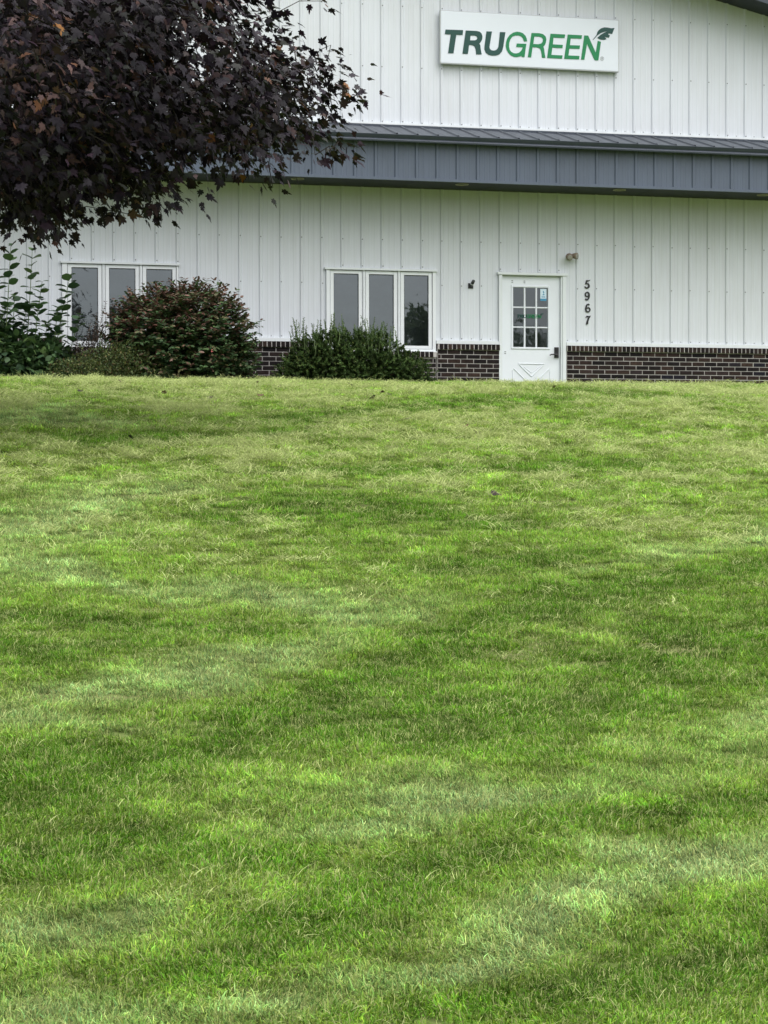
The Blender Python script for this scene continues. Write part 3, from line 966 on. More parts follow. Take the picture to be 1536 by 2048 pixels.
# camera numbers, used only to decide which leaves are big enough in view to be objects of their own
_Rm = np.array([list(_r), list(_u), list(_f)])


def to_px(P):
    d = (P - np.array([0, 0, CAM_Z])) @ _Rm.T
    return 768 + 4082 * d[:, 0] / d[:, 2], 1024 - 4082 * d[:, 1] / d[:, 2], d[:, 2]


def in_poly(px, py, poly):
    c = np.zeros(len(px), bool)
    for (x1, y1), (x2, y2) in zip(poly, poly[1:] + poly[:1]):
        hit = ((y1 > py) != (y2 > py)) & (px < (x2 - x1) * (py - y1) / (y2 - y1 + 1e-12) + x1)
        c ^= hit
    return c


# ------------------------------------------------------------------ purple maple
def maple():
    r = np.random.default_rng(5)
    tx, ty = -1.5, 17.3
    tz = float(ground_z(tx, ty))
    tree = empty('maple_tree', (tx, ty, tz))
    tag(tree, 'purple-leaved maple overhanging from the upper left', 'tree')
    # crown envelope as a tree seen from the lawn: its right and lower edge, traced on the plane y = 20
    edge_ = [(0, 375), (12, 408), (45, 432), (88, 458), (108, 425), (140, 392), (200, 392), (265, 408), (325, 398), (338, 340), (400, 306), (480, 304),
             (528, 338), (540, 316), (552, 286), (596, 284), (640, 272), (628, 250), (606, 236), (628, 212), (672, 192), (650, 176), (610, 170), (612, 140), (590, 116),
             (576, 122), (548, 140), (520, 96), (494, 55), (480, 20), (470, -60), (450, -260), (-300, -900), (-2600, -900), (-2600, 230), (-900, 400)]
    gaps = [(432, 84, 20), (442, 118, 16), (398, 148, 14), (300, 292, 14), (318, 318, 16), (455, 318, 14), (350, 80, 10), (240, 160, 9), (90, 16, 12), (205, 6, 10), (610, 205, 14), (590, 60, 18), (660, 225, 12), (375, 60, 9), (520, 245, 9), (445, 228, 9)]
    C0 = np.array([tx + .4, ty - .1, tz + 4.7])
    rad = np.array([6.0, 4.2, 3.9])
    cl = []
    while len(cl) < 2000:
        p = r.normal(size=(4000, 3)); p = unit(p) * r.random((4000, 1)) ** (1 / 2.4)
        q = C0 + p * rad
        px, py, dep = to_px(q)
        ok = in_poly(px, py, edge_) & (q[:, 2] > tz + 1.45) & (q[:, 1] < C0[1] + 1.9 - .16 * np.clip(q[:, 0] - C0[0], 0, 9))
        for gx_, gy_, gr_ in gaps: ok &= (px - gx_) ** 2 + (py - gy_) ** 2 > (gr_ * 1.7) ** 2
        # unseen parts of the crown are thinned so the lawn gets less shade
        ok &= (r.random(4000) < np.where((px > -80) & (py > -80), 1.0, .10))
        for a in q[ok]:
            cl.append(a)
    cl = np.array(cl[:2000])
    # the low limbs on this side carry the densest foliage
    ext = []
    while len(ext) < 520:
        x_, y_ = r.uniform(-40, 740), r.uniform(-60, 490)
        Y_ = ty + r.normal(-.3, 1.0)
        if in_poly(np.array([x_]), np.array([y_]), edge_)[0] and all((x_ - a_) ** 2 + (y_ - b_) ** 2 > (c_ * 1.6) ** 2 for a_, b_, c_ in gaps):
            d_ = _Rm[2] + _Rm[0] * (x_ - 768) / 4082 - _Rm[1] * (y_ - 1024) / 4082
            ext.append((d_[0] * Y_ / d_[1], Y_, CAM_Z + d_[2] * Y_ / d_[1]))
    cl = np.concatenate([cl, np.array(ext)])
    # sprigs reaching out past the crown edge
    def at20(x, y, Y):
        d = _Rm[2] + _Rm[0] * (x - 768) / 4082 - _Rm[1] * (y - 1024) / 4082
        t = Y / d[1]
        return np.array([d[0] * t, Y, CAM_Z + d[2] * t])
    sprigs = [(718, 190, 17.2), (690, 178, 17.3), (700, 200, 17.2), (668, 190, 17.2), (650, 150, 17.4), (672, 140, 17.4), (640, 200, 17.2), (690, 300, 17.0), (630, 310, 16.9), (655, 120, 17.5), (640, 100, 17.5), (686, 288, 17.0), (660, 300, 17.0), (545, 372, 16.8), (545, 30, 17.9), (585, 75, 17.6),
              (328, 418, 16.6), (300, 425, 16.6), (90, 470, 16.3), (70, 455, 16.4), (140, 428, 16.5), (20, 430, 16.3), (648, 2, 18.0), (210, 420, 16.5), (255, 428, 16.6)]
    sp = np.array([at20(*s_) for s_ in sprigs])
    allc = np.concatenate([cl, sp])
    small = np.concatenate([np.zeros(len(cl), bool), np.ones(len(sp), bool)])
    # limbs
    limbs, lp = MB(), []
    top = Vector((tx + .1, ty, tz + 2.1))
    tips = [(tx + 5.2, ty - 1.4, tz + 3.2), (tx + 4.6, ty - 3.0, tz + 2.6), (tx + 5.0, ty + .8, tz + 4.6), (tx + 3.2, ty - 3.6, tz + 4.2), (tx + 3.4, ty - 2.8, tz + 1.9),
            (tx + 2.4, ty + 3.4, tz + 5.0), (tx - 3.5, ty - 2.5, tz + 3.6), (tx - 4.4, ty + 1.0, tz + 4.6), (tx - 1.5, ty + 3.6, tz + 4.0), (tx - .6, ty - 3.9, tz + 3.0),
            (tx + .4, ty + .1, tz + 8.2), (tx + 2.0, ty - .8, tz + 7.2), (tx - 2.0, ty - .5, tz + 7.4)]
    limb_objs = []
    for q, t_ in enumerate(tips):
        t_ = Vector((tx, ty, tz + 2.4)).lerp(Vector(t_), .72); s0 = top + Vector((0, 0, random.uniform(-.3, 1.4)))
        mid = s0.lerp(t_, .5) + Vector((random.uniform(-.25, .25), random.uniform(-.25, .25), random.uniform(.2, .7)))
        pts = []
        for u in np.linspace(0, 1, 9):
            p_ = s0 * (1 - u) ** 2 + mid * 2 * u * (1 - u) + t_ * u * u
            pts.append(p_ + Vector((random.uniform(-.05, .05), random.uniform(-.05, .05), random.uniform(-.04, .04))))
        lb = MB(); lb.tube(pts, list(np.linspace(.075, .007, 9)), 7)
        lb.build('limb', M['bark'], tree, None, True)
        lp += [np.array(p_) for p_ in pts[2:]]
    lp = np.array(lp)
    tr = MB(); tr.tube([(tx, ty, tz - .15), (tx + .01, ty, tz + .1), (tx, ty, tz + .6), (tx + .06, ty + .02, tz + 1.5), (tx + .1, ty, tz + 2.4), (tx + .15, ty, tz + 3.8), (tx + .3, ty, tz + 6.0)],
                       [.30, .22, .18, .17, .15, .10, .04], 14)
    tr.build('trunk', M['bark'], tree, None, True)
    tw = MB()
    known = np.zeros((len(lp) + len(allc), 3)); known[:len(lp)] = lp; nk = len(lp)
    for c_ in allc[np.argsort(((allc - np.array(top)) ** 2).sum(1))]:
        d2 = ((known[:nk] - c_) ** 2).sum(1); a = known[int(np.argmin(d2))]
        if d2.min() < 1.0:
            m_ = (a + c_) / 2 + np.array([0, 0, .04]) + r.normal(0, .03, 3)
            tw.tube([a, m_, c_], [.006, .0045, .003], 4, False)
        known[nk] = c_; nk += 1
    tag(tw.build('twigs', M['bark'], tree), kind='stuff')
    # leaves
    tv, tf = maple_template()
    per = np.where(small, 10, 16)
    idx = np.repeat(np.arange(len(allc)), per)
    N = len(idx)
    sig = np.where(small[idx], .085, .17)[:, None]
    off = r.normal(size=(N, 3)) * sig * np.array([1, 1, .62])
    pos = allc[idx] + off
    out = unit(pos - (C0 - np.array([0, 0, 1.0])))
    tip = out * .5 + unit(off) * .6 + r.normal(0, .35, (N, 3)) + np.array([0, 0, -.45])
    nrm = np.array([0, 0, 1.0]) + out * .55 + r.normal(0, .55, (N, 3))
    rot = frames(tip, nrm)
    rot[:, :, 0] *= r.uniform(.45, 1.05, (N, 1))                # curled leaves are narrower
    sc = np.clip(r.lognormal(math.log(.073), .28, N), .04, .125) * np.where(small[idx], 1.05, 1)
    tab = [(50, (.013, .009, .0155)), (26, (.025, .013, .022)), (14, (.015, .018, .013)), (8, (.046, .025, .025)), (3, (.085, .044, .036))]
    colr = mix_cols(N, tab, r) * np.clip(r.lognormal(-.35, .5, len(allc)), .3, 1.7)[idx][:, None]  # per-cluster factor puts lit and shaded clumps into the leaf colour
    # a few sprays have turned: bronze, orange, olive
    px, py, dep = to_px(allc)
    turned = r.random(len(allc)) < .022
    for (x_, y_, w_) in ((60, 65, 26), (25, 130, 26), (130, 175, 30), (110, 215, 28), (150, 160, 20), (560, 80, 14), (690, 185, 12)):
        near = ((px - x_) ** 2 + (py - y_) ** 2 < w_ ** 2)
        if near.any():
            cand = np.where(near)[0]; cand = cand[np.argsort(dep[cand])][:4]
            turned[cand] = True
    tl = turned[idx] & (r.random(N) < .75)
    colr[tl] = mix_cols(int(tl.sum()), [(6, (.15, .09, .085)), (3, (.17, .08, .045)), (.6, (.27, .12, .03)), (.7, (.09, .10, .04)), (4, (.11, .08, .085))], r)
    # the leaves that show largest become objects of their own
    px, py, dep = to_px(pos + rot[:, :, 1] * (sc * .4)[:, None])
    vis = (px > 2) & (px < 1534) & (py > 2) & (py < 520)
    cell = (np.floor(px / 11).astype(int) * 1000 + np.floor(py / 11).astype(int))
    order = np.argsort(dep); order = order[vis[order]]
    seen, front = set(), []
    for i in order:
        if cell[i] not in seen:
            seen.add(cell[i]); front.append(i)
    front = np.array(front)
    view = unit(pos[front] - np.array([0, 0, CAM_Z]))
    area = np.abs((rot[front][:, :, 2] * view).sum(1)) * (sc[front] / dep[front]) ** 2
    pick = front[np.argsort(-area)[:300]]
    rest = np.ones(N, bool); rest[pick] = False
    leaf_cloud('crown', tv, tf, pos[rest], rot[rest], sc[rest], colr[rest], M['maple_leaf'], tree)
    # quantise the colours of the single leaves so they can share a few meshes
    pal = np.concatenate([np.array([t[1] for t in tab]), [(.16, .09, .085), (.20, .085, .04), (.32, .14, .03), (.12, .13, .04), (.11, .075, .08)]])
    mes = []
    for c_ in pal:
        me = bpy.data.meshes.new('leaf'); me.from_pydata(tv, [], tf)
        a_ = me.attributes.new('col', 'FLOAT_COLOR', 'POINT')
        a_.data.foreach_set('color', np.tile(np.append(c_, 1), len(tv)).astype(np.float32))
        me.materials.append(M['maple_leaf']); mes.append(me)
    for i in pick:
        q = int(np.argmin(((pal - colr[i]) ** 2).sum(1)))
        o = link('leaf', mes[q], tree)
        m4 = Matrix.Identity(4)
        for a in range(3):
            for b in range(3): m4[a][b] = rot[i][a, b] * sc[i]
            m4[a][3] = pos[i][a] - (tx, ty, tz)[a]
        o.matrix_basis = m4


maple()


# ------------------------------------------------------------------ shrubs
def lobes_points(r, lobes, n, shell=.0):
    """random points in a union of ellipsoids (cx,cy,cz,rx,ry,rz), pushed towards the surface by shell"""
    L = np.array(lobes, float); vol = L[:, 3] * L[:, 4] * L[:, 5]
    k = r.choice(len(L), n, p=vol / vol.sum())
    u = unit(r.normal(size=(n, 3))); rr = (shell + (1 - shell) * r.random((n, 1)) ** .6)
    return L[k, :3] + u * rr * L[k, 3:], u, k


def shrub_stems(name, base, lobes, r, nst, rad, mat, parent):
    m2 = MB(); bx, by, bz = base
    for i in range(nst):
        P, _, _ = lobes_points(r, lobes, 1, .5); P = P[0]
        s0 = np.array([bx + r.normal(0, .10), by + r.normal(0, .07), bz])
        mid = (s0 + P) / 2 + np.array([0, 0, .08]) + r.normal(0, .06, 3)
        m2.tube([s0, mid, P], [rad, rad * .7, rad * .25], 5, False)
    o = m2.build(name, mat, parent)
    return o


def burning_bush():
    r = np.random.default_rng(21)
    bx, by = 4.12, 28.2
    bz = float(ground_z(bx, by))
    e = empty('burning_bush', (bx, by, bz))
    tag(e, 'large rounded shrub turning red on top, covering part of the left window', 'shrub')
    lobes = [(bx, by, 3.45, .95, .62, .72), (bx + .25, by, 3.62, .72, .55, .62), (bx - .35, by - .05, 3.55, .62, .52, .60), (bx + .45, by - .05, 3.15, .55, .50, .55), (bx - .45, by - .1, 3.1, .50, .5, .5), (bx, by - .12, 3.0, .85, .5, .5), (bx + .1, by, 3.85, .5, .4, .42)]
    shrub_stems('stems', (bx, by, bz), lobes, r, 40, .014, M['twig'], e)
    # twigs carrying paired leaves
    n = 3000
    P, U, K = lobes_points(r, lobes, n, .5)
    P[:, 2] = np.maximum(P[:, 2], bz + .1)
    d = unit(U * np.array([1, 1, .6]) + np.array([0, 0, .35]) + r.normal(0, .3, (n, 3)))
    L = r.uniform(.10, .22, n)
    m = 12
    tpar = np.tile(np.linspace(0, 1, m // 2).repeat(2), n)
    idx = np.repeat(np.arange(n), m)
    sgn = np.tile(np.array([1, -1]), n * m // 2)
    side = unit(np.cross(d, np.array([0, 0, 1.0])) + 1e-3)[idx]
    pos = P[idx] + d[idx] * (L[idx] * tpar)[:, None]
    tip = side * sgn[:, None] * .8 + d[idx] * .7 + r.normal(0, .25, (len(idx), 3)) + np.array([0, 0, -.22])
    nrm = np.array([0, 0, 1.0]) + U[idx] * .5 + r.normal(0, .3, (len(idx), 3))
    sc = r.uniform(.055, .085, len(idx))
    green = mix_cols(len(idx), [(5, (.050, .098, .036)), (3, (.075, .125, .044)), (2, (.030, .060, .027)), (2, (.11, .105, .048))], r)
    red = mix_cols(len(idx), [(6, (.150, .088, .066)), (5, (.115, .088, .054)), (2, (.19, .09, .07)), (.12, (.42, .11, .10))], r)
    f = np.clip((pos[:, 2] - 3.45) / .7, 0, 1) * .55 + .10 + np.clip((bx - .35 - pos[:, 0]) / .8, 0, 1) * .25
    isred = r.random(len(idx)) < f
    colr = np.where(isred[:, None], red, green)
    hot = (np.isin(idx, np.where((r.random(n) < .010) & (P[:, 0] < bx + .1))[0]))
    colr[hot] = mix_cols(int(hot.sum()), [(3, (.42, .09, .085)), (1, (.30, .07, .05))], r)
    leaf_cloud('foliage', OVAL, OVAL_F, pos, frames(tip, nrm), sc, colr, M['shrub_leaf'], e)
    # loose shoots breaking the outline
    m2 = MB(); sp, st, sn = [], [], []
    for i in range(46):
        P1, U1, _ = lobes_points(r, lobes, 1, .97); p = P1[0]; u = U1[0]
        if u[2] < -.1: continue
        dd = unit(u * np.array([1, 1, .7]) + np.array([0, 0, .5])); ln = r.uniform(.10, .24)
        m2.tube([p - dd * .1, p + dd * ln], [.004, .002], 4, False)
        for q in range(7):
            for sg in (1, -1):
                sd_ = unit(np.cross(dd, r.normal(size=3)))
                sp.append(p + dd * ln * q / 6); st.append(sd_ * .8 + dd * .6 + np.array([0, 0, -.1])); sn.append(np.array([0, 0, 1]) + r.normal(0, .4, 3))
    m2.build('twigs', M['twig'], e)
    sp, st, sn = map(np.array, (sp, st, sn))
    leaf_cloud('shoots', OVAL, OVAL_F, sp, frames(st, sn), r.uniform(.035, .055, len(sp)), mix_cols(len(sp), [(4, (.06, .045, .03)), (3, (.03, .05, .02)), (2, (.10, .05, .04))], r), M['shrub_leaf'], e)


burning_bush()


def yew():
    r = np.random.default_rng(33)
    bx, by = 6.62, 28.25
    bz = float(ground_z(bx, by))
    e = empty('yew_shrub', (bx, by, bz))
    tag(e, 'low dark green evergreen shrub with upright shoots below the right window', 'shrub')
    lobes = [(bx - .45, by, 3.25, .50, .5, .42), (bx - .1, by, 3.28, .60, .5, .44), (bx + .25, by, 3.24, .55, .5, .42), (bx - .1, by, 3.05, 1.0, .60, .48), (bx + .58, by - .05, 3.02, .50, .5, .42), (bx - .62, by - .05, 3.0, .52, .5, .45), (bx + .82, by - .1, 2.90, .38, .4, .34), (bx - .88, by - .1, 2.9, .30, .4, .34)]
    shrub_stems('stems', (bx, by, bz), lobes, r, 34, .012, M['twig'], e)
    n = 4200
    P, U, K = lobes_points(r, lobes, n, .5)
    P[:, 2] = np.maximum(P[:, 2], bz + .08)
    d = unit(U * np.array([1, 1, .6]) + np.array([0, 0, .22]) + r.normal(0, .45, (n, 3)))
    L = r.uniform(.05, .13, n)
    # upright top shoots
    k = 90
    P2, U2, _ = lobes_points(r, lobes[:3], k, .92)
    P2[:, 0] = r.uniform(bx - .9, bx + .55, k)
    P2[:, 2] = 3.60 - .10 * np.abs(P2[:, 0] - bx + .25) + r.uniform(-.10, .04, k)
    P2[:, 1] = by + r.uniform(-.4, .25, k)
    d2 = unit(np.array([0, 0, 1.0]) + r.normal(0, .14, (k, 3)))
    P = np.concatenate([P, P2]); U = np.concatenate([U, U2]); d = np.concatenate([d, d2]); L = np.concatenate([L, r.uniform(.10, .34, k)])
    tw = MB()
    for a, b_, l in zip(P2, d2, L[-k:]):
        tw.tube([a - b_ * .15, a + b_ * l], [.005, .003], 4, False)
    tw.build('twigs', M['green_stem'], e)
    m = 26
    N = len(P)
    idx = np.repeat(np.arange(N), m)
    t = np.tile(np.linspace(0, 1, m), N)
    ax = unit(np.cross(d, r.normal(size=(N, 3))))[idx]; bx_ = np.cross(d[idx], ax)
    ph = np.tile(np.arange(m) * 2.4, N) + r.random(len(idx))
    radv = ax * np.cos(ph)[:, None] + bx_ * np.sin(ph)[:, None]
    pos = P[idx] + d[idx] * (L[idx] * t)[:, None]
    tip = radv * .8 + d[idx] * .75
    nrm = np.array([0, 0, 1.0]) + U[idx] * .6 + r.normal(0, .3, (len(idx), 3))
    sc = r.uniform(.030, .046, len(idx)) * (1 - .35 * t)
    colr = mix_cols(len(idx), [(5, (.042, .078, .021)), (3, (.062, .105, .028)), (2, (.020, .040, .012)), (.6, (.10, .12, .03))], r) * r.uniform(.55, 1.45, N)[idx][:, None]
    fresh = (t > .6) & (r.random(N) < .22)[idx] & (r.random(len(idx)) < .7)
    colr[fresh] = mix_cols(int(fresh.sum()), [(3, (.085, .14, .04)), (1, (.13, .165, .05))], r)
    up = idx >= n
    colr[up] = mix_cols(int(up.sum()), [(3, (.075, .13, .04)), (2, (.05, .09, .03)), (1, (.12, .16, .05))], r)
    ov = [(x * 1.15, y, z) for x, y, z in LEAF4]
    leaf_cloud('foliage', ov, LEAF4_F, pos, frames(tip, nrm), sc, colr, M['needle'], e)


yew()


def tall_shrub():
    r = np.random.default_rng(44)
    bx, by = 1.75, 28.3
    bz = float(ground_z(bx, by))
    e = empty('honeysuckle_shrub', (bx, by, bz))
    tag(e, 'tall shrub with upright stems of paired round leaves at the far left', 'shrub')
    # (foot x, top x, top z): the upright stems
    stems = [(1.65, 1.79, 4.76), (1.95, 2.09, 4.72), (1.45, 1.60, 4.40), (2.05, 2.20, 4.28), (2.30, 2.62, 4.42), (2.2, 2.42, 3.95), (1.3, 1.38, 4.3), (1.75, 1.86, 4.12), (1.0, .95, 4.6), (.6, .5, 4.4),
             (1.55, 1.72, 3.9), (2.1, 2.3, 3.75), (1.85, 2.02, 4.0), (2.4, 2.72, 3.85)]
    pos, tip, nrm, sc = [], [], [], []
    for q, (x0, x1, zt) in enumerate(stems):
        y0 = by + r.uniform(-.3, .15)
        P0, P1 = np.array([x0, y0, bz]), np.array([x1, y0 - r.uniform(0, .12), zt])
        mid = (P0 + P1) / 2 + np.array([r.normal(0, .05), 0, 0])
        us = np.linspace(0, 1, 10)
        C = [P0 * (1 - u) ** 2 + mid * 2 * u * (1 - u) + P1 * u * u for u in us]
        m2 = MB(); m2.tube(C, list(np.linspace(.011, .003, 10)), 5, False)
        m2.build('stem', M['green_stem'], e)
        u = 1.0; a = r.random() * 3
        while u > .28:
            c = P0 * (1 - u) ** 2 + mid * 2 * u * (1 - u) + P1 * u * u
            s = (.10 if u > .97 else .175) * r.uniform(.75, 1.1)
            a += math.pi / 2 + r.normal(0, .25)
            for sg in (0, math.pi):
                dv = np.array([math.cos(a + sg), math.sin(a + sg), r.uniform(-.05, .75)])
                pos.append(c); tip.append(dv); nrm.append(np.array([0, 0, 1]) - dv * .2 + r.normal(0, .25, 3)); sc.append(s)
            u -= r.uniform(.040, .056)
    # dense lower mass
    lobes = [(bx, by - .1, 3.15, .85, .5, .45), (bx - .4, by, 3.35, .6, .45, .5), (bx + .45, by - .05, 3.1, .5, .45, .45), (bx + .1, by - .1, 2.9, 1.0, .5, .3), (bx - 1.2, by, 3.2, .7, .5, .6)]
    n = 5200
    P, U, K = lobes_points(r, lobes, n, .35)
    P[:, 2] = np.maximum(P[:, 2], bz + .08)
    pos = np.concatenate([np.array(pos), P]); sc = np.concatenate([np.array(sc), r.uniform(.07, .12, n)])
    tip = np.concatenate([np.array(tip), U * .8 + r.normal(0, .5, (n, 3)) + np.array([0, 0, -.1])])
    nrm = np.concatenate([np.array(nrm), np.array([0, 0, 1.0]) + U * .5 + r.normal(0, .4, (n, 3))])
    colr = mix_cols(len(pos), [(4, (.048, .094, .036)), (3, (.066, .122, .042)), (2, (.034, .070, .033)), (1, (.095, .155, .048))], r)
    leaf_cloud('foliage', ROUND, OVAL_F, pos, frames(tip, nrm), sc, colr, M['shrub_leaf'], e)
    shrub_stems('lower_stems', (bx, by, bz), lobes, r, 26, .010, M['twig'], e)


tall_shrub()


def scrub(name, label, bx, by, lobes, n, leaf, cols, seed, shoots):
    r = np.random.default_rng(seed)
    bz = float(ground_z(bx, by))
    e = empty(name, (bx, by, bz))
    tag(e, label, 'shrub')
    shrub_stems('stems', (bx, by, bz), lobes, r, 30, .006, M['twig'], e)
    P, U, K = lobes_points(r, lobes, n, .3)
    P[:, 2] = np.maximum(P[:, 2], bz + .04)
    tip = U * .5 + r.normal(0, .5, (n, 3)) + np.array([0, 0, .35])
    nrm = np.array([0, 0, 1.0]) + U * .6 + r.normal(0, .5, (n, 3))
    sc = r.uniform(*leaf, n)
    colr = mix_cols(n, cols, r)
    xp, xt, xn = [], [], []
    m2 = MB()
    for (x0, z0, x1, z1) in shoots:
        a, b_ = np.array([x0, by - .05, z0]), np.array([x1, by - .12, z1])
        m2.tube([a, (a + b_) / 2 + np.array([.01, 0, .02]), b_], [.005, .004, .002], 4, False)
        for u in np.linspace(.25, 1, 16):
            for sg in (1, -1):
                xp.append(a + (b_ - a) * u); xt.append(np.array([sg * .7, r.normal(0, .5), .4])); xn.append(np.array([0, -.3, 1]) + r.normal(0, .4, 3))
    if shoots:
        m2.build('twigs', M['twig'], e)
        P = np.concatenate([P, np.array(xp)]); tip = np.concatenate([tip, np.array(xt)]); nrm = np.concatenate([nrm, np.array(xn)])
        sc = np.concatenate([sc, r.uniform(leaf[0], leaf[1], len(xp))]); colr = np.concatenate([colr, mix_cols(len(xp), cols, r)])
    leaf_cloud('foliage', LEAF4, LEAF4_F, P, frames(tip, nrm), sc, colr, M['shrub_leaf'], e)


scrub('spirea_shrub', 'low olive-leaved scrubby shrub in front of the large reddish one', 3.15, 27.75,
      [(3.12, 27.75, 3.08, .50, .32, .36), (3.30, 27.72, 3.14, .36, .3, .34), (2.80, 27.75, 3.02, .42, .3, .30), (3.6, 27.7, 2.98, .36, .28, .26), (2.5, 27.8, 2.98, .3, .3, .26)],
      12000, (.026, .044), [(4, (.070, .105, .034)), (3, (.11, .14, .042)), (2, (.050, .08, .03)), (1, (.16, .15, .05)), (.6, (.12, .07, .04))], 51,
      [(3.3, 3.2, 3.42, 3.60), (3.0, 3.1, 2.95, 3.55), (3.5, 3.1, 3.62, 3.42), (2.75, 3.0, 2.68, 3.42), (3.15, 3.2, 3.18, 3.62)])
scrub('barberry_shrub', 'thin dark reddish-brown twiggy shrub before the first window pane', 2.82, 28.1,
      [(2.82, 28.1, 3.25, .26, .2, .34), (2.95, 28.1, 3.45, .16, .15, .30), (2.72, 28.1, 3.05, .30, .22, .25)],
      2600, (.026, .046), [(4, (.030, .020, .020)), (3, (.045, .030, .024)), (2, (.028, .032, .022)), (1, (.07, .045, .028))], 52,
      [(2.9, 3.4, 3.06, 4.02), (2.9, 3.4, 3.16, 3.98), (2.85, 3.3, 2.94, 3.86), (2.8, 3.2, 2.84, 3.72), (2.7, 3.1, 2.66, 3.5), (3.0, 3.4, 3.22, 3.75)])


# ------------------------------------------------------------------ trees across the road behind the viewer (seen in the glass)
def far_tree(label, x, y, h, rx, seed):
    r = np.random.default_rng(seed)
    z = float(ground_z(x, y))
    e = empty('roadside_tree', (x, y, z))
    tag(e, label, 'tree', 'trees behind the viewer')
    m2 = MB(); m2.tube([(x, y, z - .1), (x, y, z + h * .3), (x + .2, y, z + h * .6), (x + .1, y, z + h * .9)], [.32, .24, .15, .04], 10)
    m2.build('trunk', M['bark'], e, None, True)
    lobes = [(x + r.normal(0, rx * .4), y + r.normal(0, rx * .4), z + h * r.uniform(.4, .8), rx * r.uniform(.4, .65), rx * r.uniform(.4, .65), h * r.uniform(.14, .22)) for _ in range(14)]
    n = 6000
    P, U, K = lobes_points(r, lobes, n, .5)
    leaf_cloud('crown', LEAF4, LEAF4_F, P, frames(U + r.normal(0, .6, (n, 3)), np.array([0, 0, 1.0]) + U * .5 + r.normal(0, .5, (n, 3))), r.uniform(.35, .6, n),
               mix_cols(n, [(3, (.13, .17, .11)), (2, (.16, .20, .12))], r), M['shrub_leaf'], e)


far_tree('narrow leafy tree mirrored in the right pane of the second window', 26.5, -40, 11.2, 1.7, 61)
far_tree('leafy tree mirrored low in the door glass', 33.0, -42, 10.6, 3.0, 62)
far_tree('small leafy tree mirrored low in the middle window pane', 27.8, -52, 9.6, 1.2, 63)

# ------------------------------------------------------------------ grass
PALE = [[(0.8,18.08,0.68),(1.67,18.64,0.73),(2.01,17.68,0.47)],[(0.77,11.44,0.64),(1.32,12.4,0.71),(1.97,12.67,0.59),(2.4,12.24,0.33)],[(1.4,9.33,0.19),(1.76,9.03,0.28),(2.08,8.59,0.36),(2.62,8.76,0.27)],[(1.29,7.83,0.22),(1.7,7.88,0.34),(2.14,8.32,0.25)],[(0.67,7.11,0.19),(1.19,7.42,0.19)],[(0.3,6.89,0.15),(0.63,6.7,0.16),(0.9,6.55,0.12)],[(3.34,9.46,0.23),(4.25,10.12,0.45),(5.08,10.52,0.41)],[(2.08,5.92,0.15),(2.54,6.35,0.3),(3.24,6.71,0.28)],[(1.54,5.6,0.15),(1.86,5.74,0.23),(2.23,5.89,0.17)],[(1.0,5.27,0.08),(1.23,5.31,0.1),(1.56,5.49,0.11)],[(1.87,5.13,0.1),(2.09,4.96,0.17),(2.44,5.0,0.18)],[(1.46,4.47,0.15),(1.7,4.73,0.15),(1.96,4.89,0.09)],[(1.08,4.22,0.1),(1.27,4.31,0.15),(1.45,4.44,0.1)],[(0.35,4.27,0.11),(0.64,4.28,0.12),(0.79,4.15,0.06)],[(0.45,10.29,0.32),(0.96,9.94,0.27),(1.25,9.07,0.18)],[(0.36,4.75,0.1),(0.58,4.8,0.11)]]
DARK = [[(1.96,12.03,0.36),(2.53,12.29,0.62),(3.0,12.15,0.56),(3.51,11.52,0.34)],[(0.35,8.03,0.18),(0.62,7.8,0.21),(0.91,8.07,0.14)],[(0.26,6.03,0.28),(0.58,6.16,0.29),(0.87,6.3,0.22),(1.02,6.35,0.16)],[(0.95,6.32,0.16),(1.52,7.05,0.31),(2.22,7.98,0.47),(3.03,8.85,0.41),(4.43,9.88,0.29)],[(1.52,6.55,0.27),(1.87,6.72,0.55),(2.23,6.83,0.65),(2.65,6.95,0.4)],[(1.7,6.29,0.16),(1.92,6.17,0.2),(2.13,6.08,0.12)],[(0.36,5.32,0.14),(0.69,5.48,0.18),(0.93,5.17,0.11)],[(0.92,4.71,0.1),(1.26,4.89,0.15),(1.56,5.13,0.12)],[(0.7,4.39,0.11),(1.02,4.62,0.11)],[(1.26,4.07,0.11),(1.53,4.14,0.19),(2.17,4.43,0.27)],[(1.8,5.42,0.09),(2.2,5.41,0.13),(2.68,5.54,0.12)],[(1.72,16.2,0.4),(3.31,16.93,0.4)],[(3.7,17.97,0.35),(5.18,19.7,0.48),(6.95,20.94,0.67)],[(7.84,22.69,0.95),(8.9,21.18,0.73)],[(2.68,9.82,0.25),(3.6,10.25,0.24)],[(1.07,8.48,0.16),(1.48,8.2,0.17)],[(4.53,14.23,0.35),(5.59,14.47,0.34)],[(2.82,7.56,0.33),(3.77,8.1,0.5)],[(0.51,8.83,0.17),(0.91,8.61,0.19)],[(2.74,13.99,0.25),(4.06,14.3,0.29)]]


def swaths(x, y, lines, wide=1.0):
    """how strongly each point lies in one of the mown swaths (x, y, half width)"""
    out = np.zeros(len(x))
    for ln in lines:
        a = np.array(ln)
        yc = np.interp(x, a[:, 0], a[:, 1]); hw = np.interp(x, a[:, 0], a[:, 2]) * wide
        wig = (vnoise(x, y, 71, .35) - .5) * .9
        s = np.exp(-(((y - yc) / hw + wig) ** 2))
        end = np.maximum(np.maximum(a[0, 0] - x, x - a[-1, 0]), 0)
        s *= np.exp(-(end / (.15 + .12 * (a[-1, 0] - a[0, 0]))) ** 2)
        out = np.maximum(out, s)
    return out


